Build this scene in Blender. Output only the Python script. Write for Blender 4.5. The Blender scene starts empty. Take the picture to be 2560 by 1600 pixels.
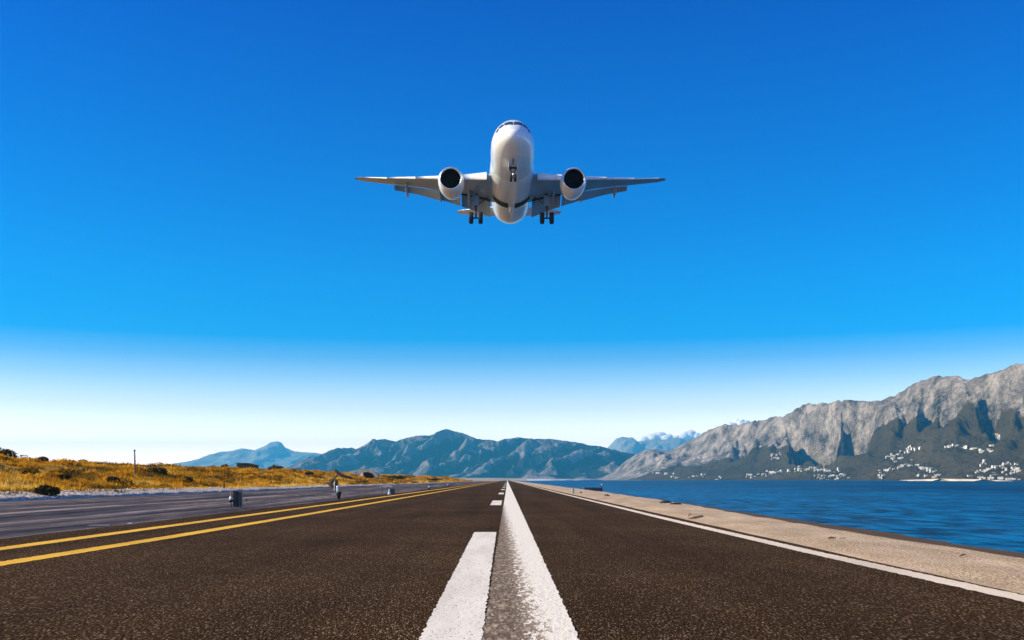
import bpy, math, random
import numpy as np
from mathutils import Vector
from mathutils.bvhtree import BVHTree

random.seed(7)
rng = np.random.default_rng(7)
S = bpy.context.scene
COL = S.collection
R = math.radians

# ------------------------------------------------------------------ camera
CAM_H = 0.8
cam = bpy.data.objects.new('camera', bpy.data.cameras.new('camera'))
COL.objects.link(cam)
S.camera = cam
cam.location = (0, 0, CAM_H)
cam.rotation_euler = (R(90), 0, 0)
cam.data.sensor_width = 36
cam.data.lens = 35
cam.data.shift_x = 12 / 2560
cam.data.shift_y = 400 / 2560
cam.data.clip_start = 0.1
cam.data.clip_end = 80000

# ------------------------------------------------------------------ light
TO_SUN = Vector((-0.80, -0.12, 0.52)).normalized()
SUN_EL = math.asin(TO_SUN.z)
world = bpy.data.worlds.new('World')
S.world = world
world.use_nodes = True
wnt = world.node_tree
sky = wnt.nodes.new('ShaderNodeTexSky')
sky.sky_type = 'NISHITA'
sky.sun_disc = False
sky.sun_elevation = SUN_EL
sky.sun_rotation = math.atan2(TO_SUN.x, TO_SUN.y)
sky.air_density = 1.0
sky.dust_density = 0.3
sky.ozone_density = 3.0
tc = wnt.nodes.new('ShaderNodeTexCoord')
sep = wnt.nodes.new('ShaderNodeSeparateXYZ')
wnt.links.new(tc.outputs['Generated'], sep.inputs[0])
mr = wnt.nodes.new('ShaderNodeMapRange')
mr.inputs['From Min'].default_value = 0.0
mr.inputs['From Max'].default_value = 0.5
wnt.links.new(sep.outputs['Z'], mr.inputs['Value'])
ramp = wnt.nodes.new('ShaderNodeValToRGB')
SKY = [(0.016, (7.4, 5.3, 5.1)), (0.04, (5.4, 4.0, 3.7)), (0.07, (2.95, 2.45, 2.45)),
       (0.10, (1.30, 1.64, 2.0)), (0.1196, (0.50, 1.20, 1.80)), (0.139, (0.02, 0.98, 1.78)),
       (0.16, (0.0, 0.97, 1.76)), (0.197, (0.0, 0.95, 1.78)), (0.306, (0.0, 0.77, 1.72)), (0.431, (0.0, 0.55, 1.66))]
els = ramp.color_ramp.elements
while len(els) < len(SKY):
    els.new(0.5)
for e, (z, c) in zip(els, SKY):
    e.position = z / 0.5
    e.color = (c[0] / 10, c[1] / 10, c[2] / 10, 1)
wnt.links.new(mr.outputs[0], ramp.inputs[0])
mul = wnt.nodes.new('ShaderNodeVectorMath')
mul.operation = 'MULTIPLY'
wnt.links.new(sky.outputs[0], mul.inputs[0])
wnt.links.new(ramp.outputs[0], mul.inputs[1])
sc_ = wnt.nodes.new('ShaderNodeVectorMath')
sc_.operation = 'SCALE'
sc_.inputs['Scale'].default_value = 10.0
wnt.links.new(mul.outputs[0], sc_.inputs[0])
bg = wnt.nodes['Background']
bg.inputs['Strength'].default_value = 0.072
wnt.links.new(sc_.outputs[0], bg.inputs['Color'])

sun = bpy.data.objects.new('sun', bpy.data.lights.new('sun', 'SUN'))
COL.objects.link(sun)
sun.data.energy = 4.8
sun.data.angle = R(0.5)
sun.data.color = (1.0, 0.82, 0.47)
sun.rotation_euler = TO_SUN.to_track_quat('Z', 'Y').to_euler()

S.view_settings.view_transform = 'Standard'
S.view_settings.look = 'None'
S.view_settings.gamma = 1
S.view_settings.exposure = 0.48
S.view_settings.use_curve_mapping = False
S.cycles.use_denoising = True
S.cycles.max_bounces = 6
S.cycles.volume_bounces = 1

# ------------------------------------------------------------------ helpers
F = 2489.0                      # focal length in pixels of the 2560 px wide photograph


def ray(u, v):
    return Vector(((u - 1268) / F, 1.0, (1200 - v) / F))


def at(u, v, Y):
    d = ray(u, v)
    return Vector((d.x * Y, Y, CAM_H + d.z * Y))


def _h(ix, iy, seed):
    h = (ix * 374761393 + iy * 668265263 + seed * 974634541) & 0xffffffff
    h = ((h ^ (h >> 13)) * 1274126177) & 0xffffffff
    return ((h ^ (h >> 16)) & 0xffffff) / float(0xffffff)


def vnoise(x, y, seed=0):
    x = np.asarray(x, float); y = np.asarray(y, float)
    ix = np.floor(x).astype(np.int64); iy = np.floor(y).astype(np.int64)
    fx = x - ix; fy = y - iy
    fx = fx * fx * fx * (fx * (fx * 6 - 15) + 10); fy = fy * fy * fy * (fy * (fy * 6 - 15) + 10)
    a = _h(ix, iy, seed); b = _h(ix + 1, iy, seed); c = _h(ix, iy + 1, seed); d = _h(ix + 1, iy + 1, seed)
    return (a * (1 - fx) + b * fx) * (1 - fy) + (c * (1 - fx) + d * fx) * fy


def fbm(x, y, o=4, seed=0, ridged=False):
    s = 0; a = 0.5; t = 0
    for k in range(o):
        n = vnoise(np.asarray(x) * 2 ** k, np.asarray(y) * 2 ** k, seed + k * 17)
        if ridged:
            n = 1 - np.abs(2 * n - 1)
        s = s + a * n; t += a; a *= 0.5
    return s / t


def smooth(x, a=0.0, b=1.0):
    t = np.clip((np.asarray(x, float) - a) / (b - a), 0, 1)
    return t * t * (3 - 2 * t)


def link(o, parent=None):
    COL.objects.link(o)
    if parent is not None:
        o.parent = parent
    return o


def mesh_obj(name, verts, faces, mat, parent=None, shade=False, mats=None, fmat=None):
    me = bpy.data.meshes.new(name)
    if isinstance(verts, np.ndarray):
        verts = verts.reshape(-1, 3).tolist()
    if isinstance(faces, np.ndarray):
        faces = faces.tolist()
    me.from_pydata(verts, [], faces)
    for m in (mats or [mat]):
        me.materials.append(m)
    if fmat is not None:
        me.polygons.foreach_set('material_index', np.asarray(fmat, dtype=np.int32))
    if shade:
        me.polygons.foreach_set('use_smooth', np.ones(len(me.polygons), dtype=bool))
    me.update()
    return link(bpy.data.objects.new(name, me), parent)


def grid_faces(n, m, closed=False):
    i, j = np.meshgrid(np.arange(n - 1), np.arange(m if closed else m - 1), indexing='ij')
    j2 = (j + 1) % m
    return np.stack([i * m + j, (i + 1) * m + j, (i + 1) * m + j2, i * m + j2], -1).reshape(-1, 4)


def grid_obj(name, P, mat, parent=None, shade=True, closed=False, flip=False):
    f = grid_faces(P.shape[0], P.shape[1], closed)
    if flip:
        f = f[:, ::-1]
    return mesh_obj(name, P, f, mat, parent, shade)


def attr(o, name, vals):
    a = o.data.attributes.new(name, 'FLOAT', 'POINT')
    a.data.foreach_set('value', np.asarray(vals, dtype=np.float32).ravel())


def tag(o, label=None, cat=None, group=None, kind=None):
    if label: o['label'] = label
    if cat: o['category'] = cat
    if group: o['group'] = group
    if kind: o['kind'] = kind
    return o


def empty(name, loc, rot=(0, 0, 0)):
    o = bpy.data.objects.new(name, None)
    o.empty_display_size = 0.2
    o.location = loc
    o.rotation_euler = rot
    return link(o)


class MB:
    """collects primitive shapes into one mesh"""
    def __init__(s):
        s.v = []; s.f = []

    def add(s, v, f):
        b = len(s.v)
        s.v += [tuple(p) for p in v]
        s.f += [tuple(b + i for i in q) for q in f]
        return s

    def box(s, c, d, bev=0.0, rot=None):
        x, y, z = d[0] / 2, d[1] / 2, d[2] / 2
        b = min(bev, x * .9, y * .9, z * .9)
        if b <= 0:
            v = [(i * x, j * y, k * z) for i in (-1, 1) for j in (-1, 1) for k in (-1, 1)]
            f = [(0, 1, 3, 2), (4, 6, 7, 5), (0, 4, 5, 1), (2, 3, 7, 6), (0, 2, 6, 4), (1, 5, 7, 3)]
        else:
            v = []; f = []
            rings = [(-z, b), (-z + b, 0), (z - b, 0), (z, b)]
            for zz, ins in rings:
                xx, yy = x - ins, y - ins
                for px, py in ((-xx + b, -yy), (xx - b, -yy), (xx, -yy + b), (xx, yy - b), (xx - b, yy), (-xx + b, yy), (-xx, yy - b), (-xx, -yy + b)):
                    v.append((px, py, zz))
            for r in range(3):
                for k in range(8):
                    f.append((r * 8 + k, r * 8 + (k + 1) % 8, (r + 1) * 8 + (k + 1) % 8, (r + 1) * 8 + k))
            f.append(tuple(range(7, -1, -1))); f.append(tuple(range(24, 32)))
        v = [Vector(p) for p in v]
        if rot is not None:
            v = [rot @ p for p in v]
        return s.add([p + Vector(c) for p in v], f)

    def tube(s, pts, rads, n=10, caps=True):
        pts = [Vector(p) for p in pts]
        v = []; f = []
        for i, p in enumerate(pts):
            d = (pts[min(i + 1, len(pts) - 1)] - pts[max(i - 1, 0)]).normalized()
            a = d.orthogonal().normalized() if i == 0 else (a0 - d * a0.dot(d)).normalized()
            a0 = a
            b = d.cross(a)
            for k in range(n):
                t = 2 * math.pi * k / n
                v.append(p + (a * math.cos(t) + b * math.sin(t)) * rads[i])
        for i in range(len(pts) - 1):
            for k in range(n):
                f.append((i * n + k, i * n + (k + 1) % n, (i + 1) * n + (k + 1) % n, (i + 1) * n + k))
        if caps:
            f.append(tuple(range(n - 1, -1, -1)))
            f.append(tuple((len(pts) - 1) * n + k for k in range(n)))
        return s.add(v, f)

    def lathe(s, prof, axis='y', c=(0, 0, 0), n=32, caps=False):
        v = []; f = []
        for (h, r) in prof:
            for k in range(n):
                t = 2 * math.pi * k / n
                if axis == 'y': p = (r * math.cos(t), h, r * math.sin(t))
                elif axis == 'x': p = (h, r * math.cos(t), r * math.sin(t))
                else: p = (r * math.cos(t), r * math.sin(t), h)
                v.append((p[0] + c[0], p[1] + c[1], p[2] + c[2]))
        m = len(prof)
        for i in range(m - 1):
            for k in range(n):
                f.append((i * n + k, i * n + (k + 1) % n, (i + 1) * n + (k + 1) % n, (i + 1) * n + k))
        if caps:
            f.append(tuple(range(n - 1, -1, -1))); f.append(tuple((m - 1) * n + k for k in range(n)))
        return s.add(v, f)

    def build(s, name, mat, parent=None, shade=False):
        return mesh_obj(name, s.v, s.f, mat, parent, shade)


# ------------------------------------------------------------------ materials
class NT:
    def __init__(s, name):
        s.m = bpy.data.materials.new(name)
        s.m.use_nodes = True
        s.t = s.m.node_tree
        s.b = s.t.nodes['Principled BSDF']
        s._oc = None

    def n(s, typ, ins=None, **kw):
        x = s.t.nodes.new('ShaderNode' + typ)
        for k, v in kw.items():
            setattr(x, k, v)
        for k, v in (ins or {}).items():
            s.set(x, k, v)
        return x

    def set(s, node, key, v):
        if isinstance(v, bpy.types.NodeSocket):
            s.t.links.new(v, node.inputs[key])
        else:
            node.inputs[key].default_value = v

    def pos(s, scale=(1, 1, 1), obj=False):
        o = s.n('TexCoord').outputs['Object'] if obj else s.n('NewGeometry').outputs['Position']
        return s.n('Mapping', {'Vector': o, 'Scale': scale}).outputs[0]

    def noise(s, vec, scale, detail=3, rough=0.55, **kw):
        return s.n('TexNoise', {'Vector': vec, 'Scale': scale, 'Detail': detail, 'Roughness': rough}, **kw).outputs[0]

    def ramp(s, fac, stops, interp='LINEAR'):
        r = s.n('ValToRGB', {'Fac': fac})
        r.color_ramp.interpolation = interp
        e = r.color_ramp.elements
        while len(e) < len(stops):
            e.new(0.5)
        for q, (p, c) in zip(e, stops):
            q.position = p
            q.color = (*c, 1) if len(c) == 3 else c
        return r.outputs[0]

    def g(s, v):
        return (v, v, v)

    def math(s, op, a, b=0.0, clamp=False):
        x = s.n('Math', operation=op, use_clamp=clamp)
        s.set(x, 0, a); s.set(x, 1, b)
        return x.outputs[0]

    def mix(s, fac, a, b, typ='MIX'):
        x = s.n('Mix', data_type='RGBA', blend_type=typ)
        s.set(x, 0, fac)
        s.set(x, 6, a if isinstance(a, bpy.types.NodeSocket) else (*a, 1))
        s.set(x, 7, b if isinstance(b, bpy.types.NodeSocket) else (*b, 1))
        return x.outputs[2]

    def bump(s, h, dist, strength=1.0, normal=None):
        x = s.n('Bump', {'Height': h, 'Distance': dist, 'Strength': strength})
        if normal is not None:
            s.set(x, 'Normal', normal)
        return x.outputs[0]

    def a(s, name):
        return s.n('Attribute', attribute_name=name).outputs['Fac']

    def out(s, col=None, rough=None, normal=None, **kw):
        if col is not None:
            s.set(s.b, 'Base Color', col if isinstance(col, bpy.types.NodeSocket) else (*col, 1))
        if rough is not None:
            s.set(s.b, 'Roughness', rough)
        if normal is not None:
            s.set(s.b, 'Normal', normal)
        for k, v in kw.items():
            s.set(s.b, k.replace('_', ' '), v)
        return s.m


def simple(name, col, rough=0.6, var=0.25, scale=8.0, bump=0.0, metallic=0.0, obj=True):
    m = NT(name)
    p = m.pos(obj=obj)
    n = m.noise(p, scale, 4)
    c0 = tuple(c * (1 - var) for c in col); c1 = tuple(min(1, c * (1 + var)) for c in col)
    c = m.ramp(n, [(0.3, c0), (0.7, c1)])
    nm = m.bump(m.noise(p, scale * 4, 3), bump) if bump else None
    return m.out(c, rough, nm, Metallic=metallic)


# asphalt: brown binder, pale aggregate standing out of it
m = NT('asphalt')
p = m.pos()
big = m.noise(p, 0.35, 4)
streak = m.noise(m.pos((1.2, 0.05, 1)), 1.0, 4)
ps = m.pos((1, 0.26, 1))
grain = m.noise(ps, 95, 3, 0.7)
vor = m.n('TexVoronoi', {'Vector': ps, 'Scale': 88.0})
stone = m.ramp(vor.outputs['Distance'], [(0.0, m.g(1)), (0.5, m.g(0))])
pick = m.ramp(m.n('SeparateColor', {'Color': vor.outputs['Color']}).outputs[0], [(0.64, m.g(0)), (0.84, m.g(1))])
base = m.ramp(grain, [(0.36, (0.007, 0.0030, 0.0010)), (0.5, (0.042, 0.0205, 0.0062)), (0.66, (0.165, 0.100, 0.048))])
base = m.mix(m.math('MULTIPLY', m.math('MULTIPLY', stone, pick), 0.9), base, (0.56, 0.43, 0.29))
tone = m.ramp(m.math('ADD', m.math('MULTIPLY', big, 0.5), m.math('MULTIPLY', streak, 0.5)), [(0.34, m.g(0.62)), (0.64, m.g(1.3))])
base = m.mix(1.0, base, tone, 'MULTIPLY')
nm = m.bump(m.math('ADD', grain, m.math('MULTIPLY', stone, 0.35)), 0.016, 0.9)
ASPHALT = m.out(base, 0.9, nm, Specular_IOR_Level=0.02)


def paint(name, c_light, c_dark, wear, gap):
    m = NT(name)
    p = m.pos((1, 0.3, 1))
    n1 = m.noise(p, 75, 4, 0.65)
    n2 = m.noise(p, 1.3, 3)
    col = m.ramp(n1, [(0.25, c_dark), (0.5, c_light)])
    chip = m.math('MULTIPLY', m.ramp(n1, [(wear - .05, m.g(1)), (wear + .02, m.g(0))]), m.ramp(n2, [(0.35, m.g(0.35)), (0.65, m.g(1))]))
    col = m.mix(chip, col, gap)
    n3 = m.noise(m.pos((2.5, 0.35, 1)), 1.0, 4, 0.65)
    col = m.mix(m.ramp(n3, [(0.42, m.g(0)), (0.66, m.g(0.45))]), col, tuple(q * 0.62 for q in c_dark))
    return m.out(col, 0.7, m.bump(n1, 0.005, 0.6), Specular_IOR_Level=0.15)


WHITE_PAINT = paint('white_road_paint', (0.88, 0.83, 0.73), (0.68, 0.61, 0.51), 0.39, (0.10, 0.075, 0.055))
CREAM_PAINT = paint('cream_edge_paint', (0.88, 0.76, 0.60), (0.66, 0.54, 0.40), 0.33, (0.26, 0.18, 0.12))
YELLOW_PAINT = paint('yellow_road_paint', (0.86, 0.50, 0.030), (0.66, 0.35, 0.020), 0.31, (0.10, 0.06, 0.02))

# worn thermoplastic centre line: white right half, rubbed grey brown left half
m = NT('worn_line_paint')
p = m.pos()
rip = m.noise(m.pos((20, 5, 7)), 1.0, 4, 0.65)
fine = m.noise(m.pos((1, 0.3, 1)), 60, 3, 0.6)
wv = m.math('ADD', m.a('wear'), m.math('MULTIPLY', m.math('SUBTRACT', rip, 0.5), 2.3))
wv = m.math('ADD', wv, m.math('MULTIPLY', m.math('SUBTRACT', fine, 0.5), 1.5))
mask = m.ramp(wv, [(0.46, m.g(0)), (0.56, m.g(1))])
whitec = m.ramp(fine, [(0.28, (0.62, 0.56, 0.47)), (0.5, (0.89, 0.84, 0.74))])
brown = m.ramp(m.math('ADD', m.math('MULTIPLY', rip, 0.6), m.math('MULTIPLY', fine, 0.4)), [(0.33, (0.030, 0.019, 0.011)), (0.5, (0.19, 0.138, 0.092)), (0.62, (0.50, 0.40, 0.29))])
WORN = m.out(m.mix(mask, whitec, brown), 0.7, m.bump(m.math('ADD', rip, m.math('MULTIPLY', fine, 0.5)), 0.012, 0.6), Specular_IOR_Level=0.05)

# sand
m = NT('beach_sand')
p = m.pos((1, 0.3, 1))
n1 = m.noise(p, 75, 4, 0.7)
n2 = m.noise(p, 1.6, 4)
vv = m.n('TexVoronoi', {'Vector': p, 'Scale': 62.0}).outputs['Distance']
dry = m.ramp(m.math('ADD', m.math('MULTIPLY', n1, 0.75), m.math('MULTIPLY', n2, 0.25)), [(0.34, (0.16, 0.105, 0.062)), (0.5, (0.56, 0.42, 0.28)), (0.62, (0.88, 0.71, 0.52))])
wet = m.ramp(n1, [(0.35, (0.075, 0.050, 0.031)), (0.65, (0.19, 0.132, 0.082))])
wetness = m.ramp(m.math('ADD', m.a('wet'), m.math('MULTIPLY', m.math('SUBTRACT', n2, 0.5), 0.25)), [(0.42, m.g(0)), (0.58, m.g(1))])
pebble = m.math('MULTIPLY', m.ramp(vv, [(0.0, m.g(1)), (0.42, m.g(0))]), m.a('pebble'))
drycol = m.mix(m.math('MULTIPLY', pebble, 0.65), dry, (0.17, 0.115, 0.072))
SAND = m.out(m.mix(wetness, drycol, wet), 0.85, m.bump(m.math('ADD', n1, m.math('MULTIPLY', vv, 0.6)), 0.022, 0.8), Specular_IOR_Level=0.05)

# sea
m = NT('sea_water')
p = m.pos()
w1 = m.noise(m.pos((1.6, 0.7, 1)), 1.0, 5, 0.65)
w2 = m.noise(m.pos((0.22, 0.08, 1)), 1.0, 4, 0.6)
w3 = m.noise(m.pos((0.010, 0.022, 1)), 1.0, 4)
col = m.ramp(m.math('ADD', m.math('MULTIPLY', w3, 0.35), m.math('ADD', m.math('MULTIPLY', w2, 0.35), m.math('MULTIPLY', w1, 0.3))), [(0.41, (0.0, 0.008, 0.026)), (0.5, (0.0, 0.038, 0.090)), (0.59, (0.0, 0.13, 0.30))])
sx_ = m.n('SeparateXYZ', {'Vector': m.pos()}).outputs[0]
shal = m.n('MapRange', {'Value': m.math('ADD', sx_, m.math('MULTIPLY', w3, 30.0)), 'From Min': 22.0, 'From Max': 70.0, 'To Min': 1.0, 'To Max': 0.0}).outputs[0]
col = m.mix(m.math('MULTIPLY', shal, m.ramp(w1, [(0.42, m.g(0.0)), (0.6, m.g(0.75))])), col, (0.0, 0.19, 0.45))
nm = m.bump(w1, 0.14, 0.8, m.bump(w2, 0.9, 0.7))
SEA = m.out(col, 0.35, nm, Specular_IOR_Level=0.05, IOR=1.33)

# wet grey apron with streaks along the road
m = NT('apron_gravel')
st = m.noise(m.pos((1.5, 0.05, 1)), 1.0, 4, 0.6)
st2 = m.noise(m.pos((0.5, 0.012, 1)), 1.0, 3, 0.6)
fn = m.noise(m.pos((1, 0.12, 1)), 5, 5, 0.7)
k = m.math('ADD', m.math('MULTIPLY', st, 0.42), m.math('ADD', m.math('MULTIPLY', st2, 0.28), m.math('MULTIPLY', fn, 0.30)))
col = m.ramp(k, [(0.41, (0.012, 0.0075, 0.0065)), (0.465, (0.050, 0.040, 0.039)), (0.53, (0.115, 0.094, 0.092)), (0.60, (0.31, 0.26, 0.25))])
APRON = m.out(col, m.ramp(k, [(0.4, m.g(0.6)), (0.6, m.g(0.85))]), m.bump(m.math('ADD', st, fn), 0.03, 0.6), Specular_IOR_Level=0.04)

# pale stony bank
m = NT('stony_bank')
p = m.pos()
vv = m.n('TexVoronoi', {'Vector': p, 'Scale': 5.0})
n1 = m.noise(p, 9, 4)
n2 = m.noise(p, 0.6, 3)
col = m.ramp(m.math('ADD', m.math('MULTIPLY', n1, 0.7), m.math('MULTIPLY', n2, 0.3)), [(0.32, (0.14, 0.11, 0.09)), (0.5, (0.50, 0.43, 0.37)), (0.66, (0.82, 0.73, 0.64))])
BANK = m.out(col, 0.9, m.bump(m.math('ADD', vv.outputs['Distance'], n1), 0.12, 0.8))

# dry field soil
m = NT('dry_field')
p = m.pos()
n1 = m.noise(p, 0.5, 6, 0.65)
n2 = m.noise(m.pos((0.12, 0.05, 1)), 1.0, 4)
k = m.math('ADD', m.math('MULTIPLY', n1, 0.55), m.math('MULTIPLY', n2, 0.45))
col = m.ramp(k, [(0.34, (0.11, 0.058, 0.010)), (0.48, (0.36, 0.185, 0.016)), (0.62, (0.56, 0.32, 0.035)), (0.74, (0.66, 0.45, 0.11))])
FIELD = m.out(col, 0.95, m.bump(n1, 0.3, 0.7), Specular_IOR_Level=0.1)

m = NT('dry_grass')
r_ = m.a('tint')
col = m.ramp(r_, [(0.0, (0.075, 0.060, 0.012)), (0.3, (0.27, 0.135, 0.010)), (0.6, (0.66, 0.315, 0.012)), (0.85, (0.82, 0.45, 0.026)), (1.0, (0.84, 0.60, 0.14))])
GRASS = m.out(col, 0.8, Specular_IOR_Level=0.15)
tl = m.n('BsdfTranslucent', {'Color': col})
mx = m.n('MixShader', {'Fac': 0.4, 1: m.b.outputs[0], 2: tl.outputs[0]})
m.t.links.new(mx.outputs[0], [q for q in m.t.nodes if q.type == 'OUTPUT_MATERIAL'][0].inputs['Surface'])

m = NT('scrub_leaves')
col = m.ramp(m.a('tint'), [(0.0, (0.020, 0.018, 0.007)), (0.5, (0.12, 0.082, 0.018)), (1.0, (0.32, 0.20, 0.045))])
LEAF = m.out(col, 0.75, Specular_IOR_Level=0.2)
m = NT('straw_leaves')
col = m.ramp(m.a('tint'), [(0.0, (0.10, 0.075, 0.035)), (0.5, (0.30, 0.22, 0.10)), (1.0, (0.55, 0.46, 0.28))])
STRAW = m.out(col, 0.8, Specular_IOR_Level=0.2)

# ground to the horizon
m = NT('plain_ground')
p = m.pos()
n1 = m.noise(p, 0.004, 5)
n2 = m.noise(p, 0.05, 4)
col = m.ramp(m.math('ADD', m.math('MULTIPLY', n1, 0.6), m.math('MULTIPLY', n2, 0.4)), [(0.35, (0.22, 0.18, 0.12)), (0.65, (0.48, 0.42, 0.34))])
PLAIN = m.out(col, 0.95)
FAR_SAND = simple('far_white_sand', (0.80, 0.77, 0.72), 0.9, 0.08, 0.05, obj=False)


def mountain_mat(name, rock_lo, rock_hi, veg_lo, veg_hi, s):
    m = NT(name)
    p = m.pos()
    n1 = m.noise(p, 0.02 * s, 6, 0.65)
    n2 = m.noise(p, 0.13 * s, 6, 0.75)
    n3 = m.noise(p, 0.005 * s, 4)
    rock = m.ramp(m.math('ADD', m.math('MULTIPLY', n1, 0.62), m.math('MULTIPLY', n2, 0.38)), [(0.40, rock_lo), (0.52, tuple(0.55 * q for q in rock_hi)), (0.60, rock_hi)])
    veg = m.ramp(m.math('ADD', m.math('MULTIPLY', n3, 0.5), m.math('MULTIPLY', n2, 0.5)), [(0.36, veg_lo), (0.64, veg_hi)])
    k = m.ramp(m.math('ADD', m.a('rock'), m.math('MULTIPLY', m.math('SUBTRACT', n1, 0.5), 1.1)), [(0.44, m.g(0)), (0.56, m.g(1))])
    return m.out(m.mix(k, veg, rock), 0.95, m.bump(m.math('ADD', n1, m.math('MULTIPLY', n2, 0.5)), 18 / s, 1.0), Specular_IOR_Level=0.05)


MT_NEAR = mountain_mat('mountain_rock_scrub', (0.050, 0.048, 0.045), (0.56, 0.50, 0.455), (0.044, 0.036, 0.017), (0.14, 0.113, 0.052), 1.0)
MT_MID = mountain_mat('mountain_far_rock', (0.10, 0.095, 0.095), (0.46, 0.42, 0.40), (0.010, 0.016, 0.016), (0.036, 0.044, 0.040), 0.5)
MT_FAR = mountain_mat('mountain_distant', (0.42, 0.42, 0.40), (0.62, 0.60, 0.56), (0.34, 0.35, 0.32), (0.48, 0.48, 0.44), 0.3)  # haze put into the colour: rock and scrub both very pale

# ------------------------------------------------------------------ setting
SEA_Z = -0.25
ground = mesh_obj('ground', [(-9000, -3000, -2.5), (9500, -3000, -2.5), (9500, 14500, -2.5), (-9000, 14500, -2.5)], [(0, 1, 2, 3)], PLAIN)
tag(ground, kind='structure')

# sea sheet
sx = np.concatenate([[4.4, 7, 10, 20, 60, 200], np.linspace(600, 9300, 8)])
sy = np.concatenate([np.linspace(-2500, 0, 4), np.linspace(20, 3200, 12)])
P = np.stack(np.meshgrid(sx, sy, indexing='ij') + [np.full((len(sx), len(sy)), SEA_Z)], -1)
tag(grid_obj('sea', P, SEA), kind='structure')

# road: left edge ragged, right edge under the beach strip
ys = np.concatenate([np.arange(-30, 60, 0.5), np.arange(60, 300, 4), np.arange(300, 1501, 60)])
left = -6.85 + 0.12 * (fbm(ys * 0.7, ys * 0 + 3.3, 4, 5) - 0.5) * 2
xs = np.linspace(0, 1, 8)
X = left[:, None] + (3.62 - left[:, None]) * xs[None]
P = np.stack([X, np.repeat(ys[:, None], 8, 1), np.zeros_like(X)], -1)
road = grid_obj('road', P, ASPHALT, flip=True)
tag(road, kind='structure')


def poly_strip(name, ys, xl, xr, z, mat, parent, jag=0.012, cols=2, seed=1):
    ys = np.asarray(ys, float)
    xl = np.asarray(xl, float) + jag * (fbm(ys * 14, ys * 0 + seed, 4, seed) - .5) * 2
    xr = np.asarray(xr, float) + jag * (fbm(ys * 14, ys * 0 + seed + 9, 4, seed + 3) - .5) * 2
    t = np.linspace(0, 1, cols)
    X = xl[:, None] + (xr - xl)[:, None] * t
    P = np.stack([X, np.repeat(ys[:, None], cols, 1), np.full_like(X, z)], -1)
    return grid_obj(name, P, mat, parent, flip=True), P


yl = np.concatenate([np.arange(-30, 3, 1.0), np.arange(3, 40, 0.04), np.arange(40, 150, 0.5), np.arange(150, 1500, 20)])
# yellow pair
xi = np.interp(yl, [5, 9.6, 14, 22, 60, 300], [-4.88, -4.82, -4.72, -4.66, -4.62, -4.66])
poly_strip('yellow_line', yl, xi - 0.13, xi + 0.13, 0.004, YELLOW_PAINT, road, 0.02, seed=2)
xo = np.interp(yl, [5, 11, 20, 60, 300], [-5.90, -5.88, -5.86, -5.82, -5.9])
poly_strip('yellow_line', yl, xo - 0.135, xo + 0.135, 0.004, YELLOW_PAINT, road, 0.02, seed=4)
# right cream edge line
xe = np.interp(yl, [4, 7, 11, 20, 60, 300], [3.50, 3.46, 3.36, 3.26, 3.2, 3.2])
poly_strip('edge_line', yl, xe - 0.105, xe + 0.105, 0.005, CREAM_PAINT, road, 0.02, seed=6)
# centre line with worn left half
o, P = poly_strip('centre_line', yl, np.interp(yl, [5, 30, 60], [-0.125, -0.12, -0.10]), np.full(len(yl), 0.362), 0.004, WORN, road, 0.014, 14, seed=8)
tx = (P[..., 0] + 0.12) / 0.48
Yv = P[..., 1]
edge = np.interp(Yv, [4, 8, 15, 22, 30, 40], [0.62, 0.50, 0.36, 0.20, 0.05, -0.3])
wear = 0.5 + (edge - tx) * 1.7
wear = np.clip(wear, 0.05, 0.98)
attr(o, 'wear', wear)
# dashes
dz = 2489 * 0.8
dash_y = [(-16, dz / 131)] + [(27.0 * 1.166 + 24 * k, 33.2 * 1.166 + 24 * k) for k in range(12)]
for k, (a, b) in enumerate(dash_y):
    n = max(3, int((b - a) / 0.04)) if k < 2 else 20
    yy = np.linspace(a, b, n)
    xl0 = np.interp(yy, [5, 15, 38], [-0.44, -0.50, -0.56]); xr0 = np.interp(yy, [5, 15, 38], [-0.128, -0.165, -0.20])
    if k > 1: xl0 = xl0 + 0.06
    poly_strip('lane_dash', yy, xl0, xr0, 0.006, WHITE_PAINT, road, 0.012, 2, seed=20 + k)

# apron strip on the left, 3 cm below the road
ya = np.concatenate([np.arange(-30, 150, 2.0), np.arange(150, 641, 10)])
xa = np.linspace(-19.9, -6.6, 30)
Xa, Ya = np.meshgrid(xa, ya, indexing='ij')
Za = -0.03 + 0.02 * (fbm(Xa * 1.5, Ya * 0.06, 3, 31) - 0.5) * smooth(-Xa, 6.7, 7.6)
P = np.stack([Xa, Ya, Za], -1)
tag(grid_obj('apron', P, APRON), kind='structure')

# stony bank at the apron's far edge
xb = np.array([-19.25, -19.33, -19.38, -19.6, -20.0, -20.5, -21.2, -21.9])
zb = np.array([-0.06, 0.02, 0.075, 0.11, 0.17, 0.23, 0.29, 0.12])
yb = np.concatenate([np.arange(-20, 140, 0.35), np.arange(140, 640, 4)])
Xb, Yb = np.meshgrid(xb, yb, indexing='ij')
Zb = np.repeat(zb[:, None], len(yb), 1)
wob = fbm(Yb * 0.25, Yb * 0 + 2, 3, 41) - 0.5
nz = (fbm(Xb * 2.3, Yb * 1.6, 4, 43) - 0.5)
hgt = np.interp(Yb, [30, 60, 120, 300], [1.1, 1.0, 0.75, 0.4])
P = np.stack([Xb + wob * 0.5 + nz * 0.25, Yb, np.where(Zb > 0, Zb * hgt + nz * 0.18, Zb)], -1)
tag(grid_obj('stony_bank', P, BANK), kind='structure')


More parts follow.
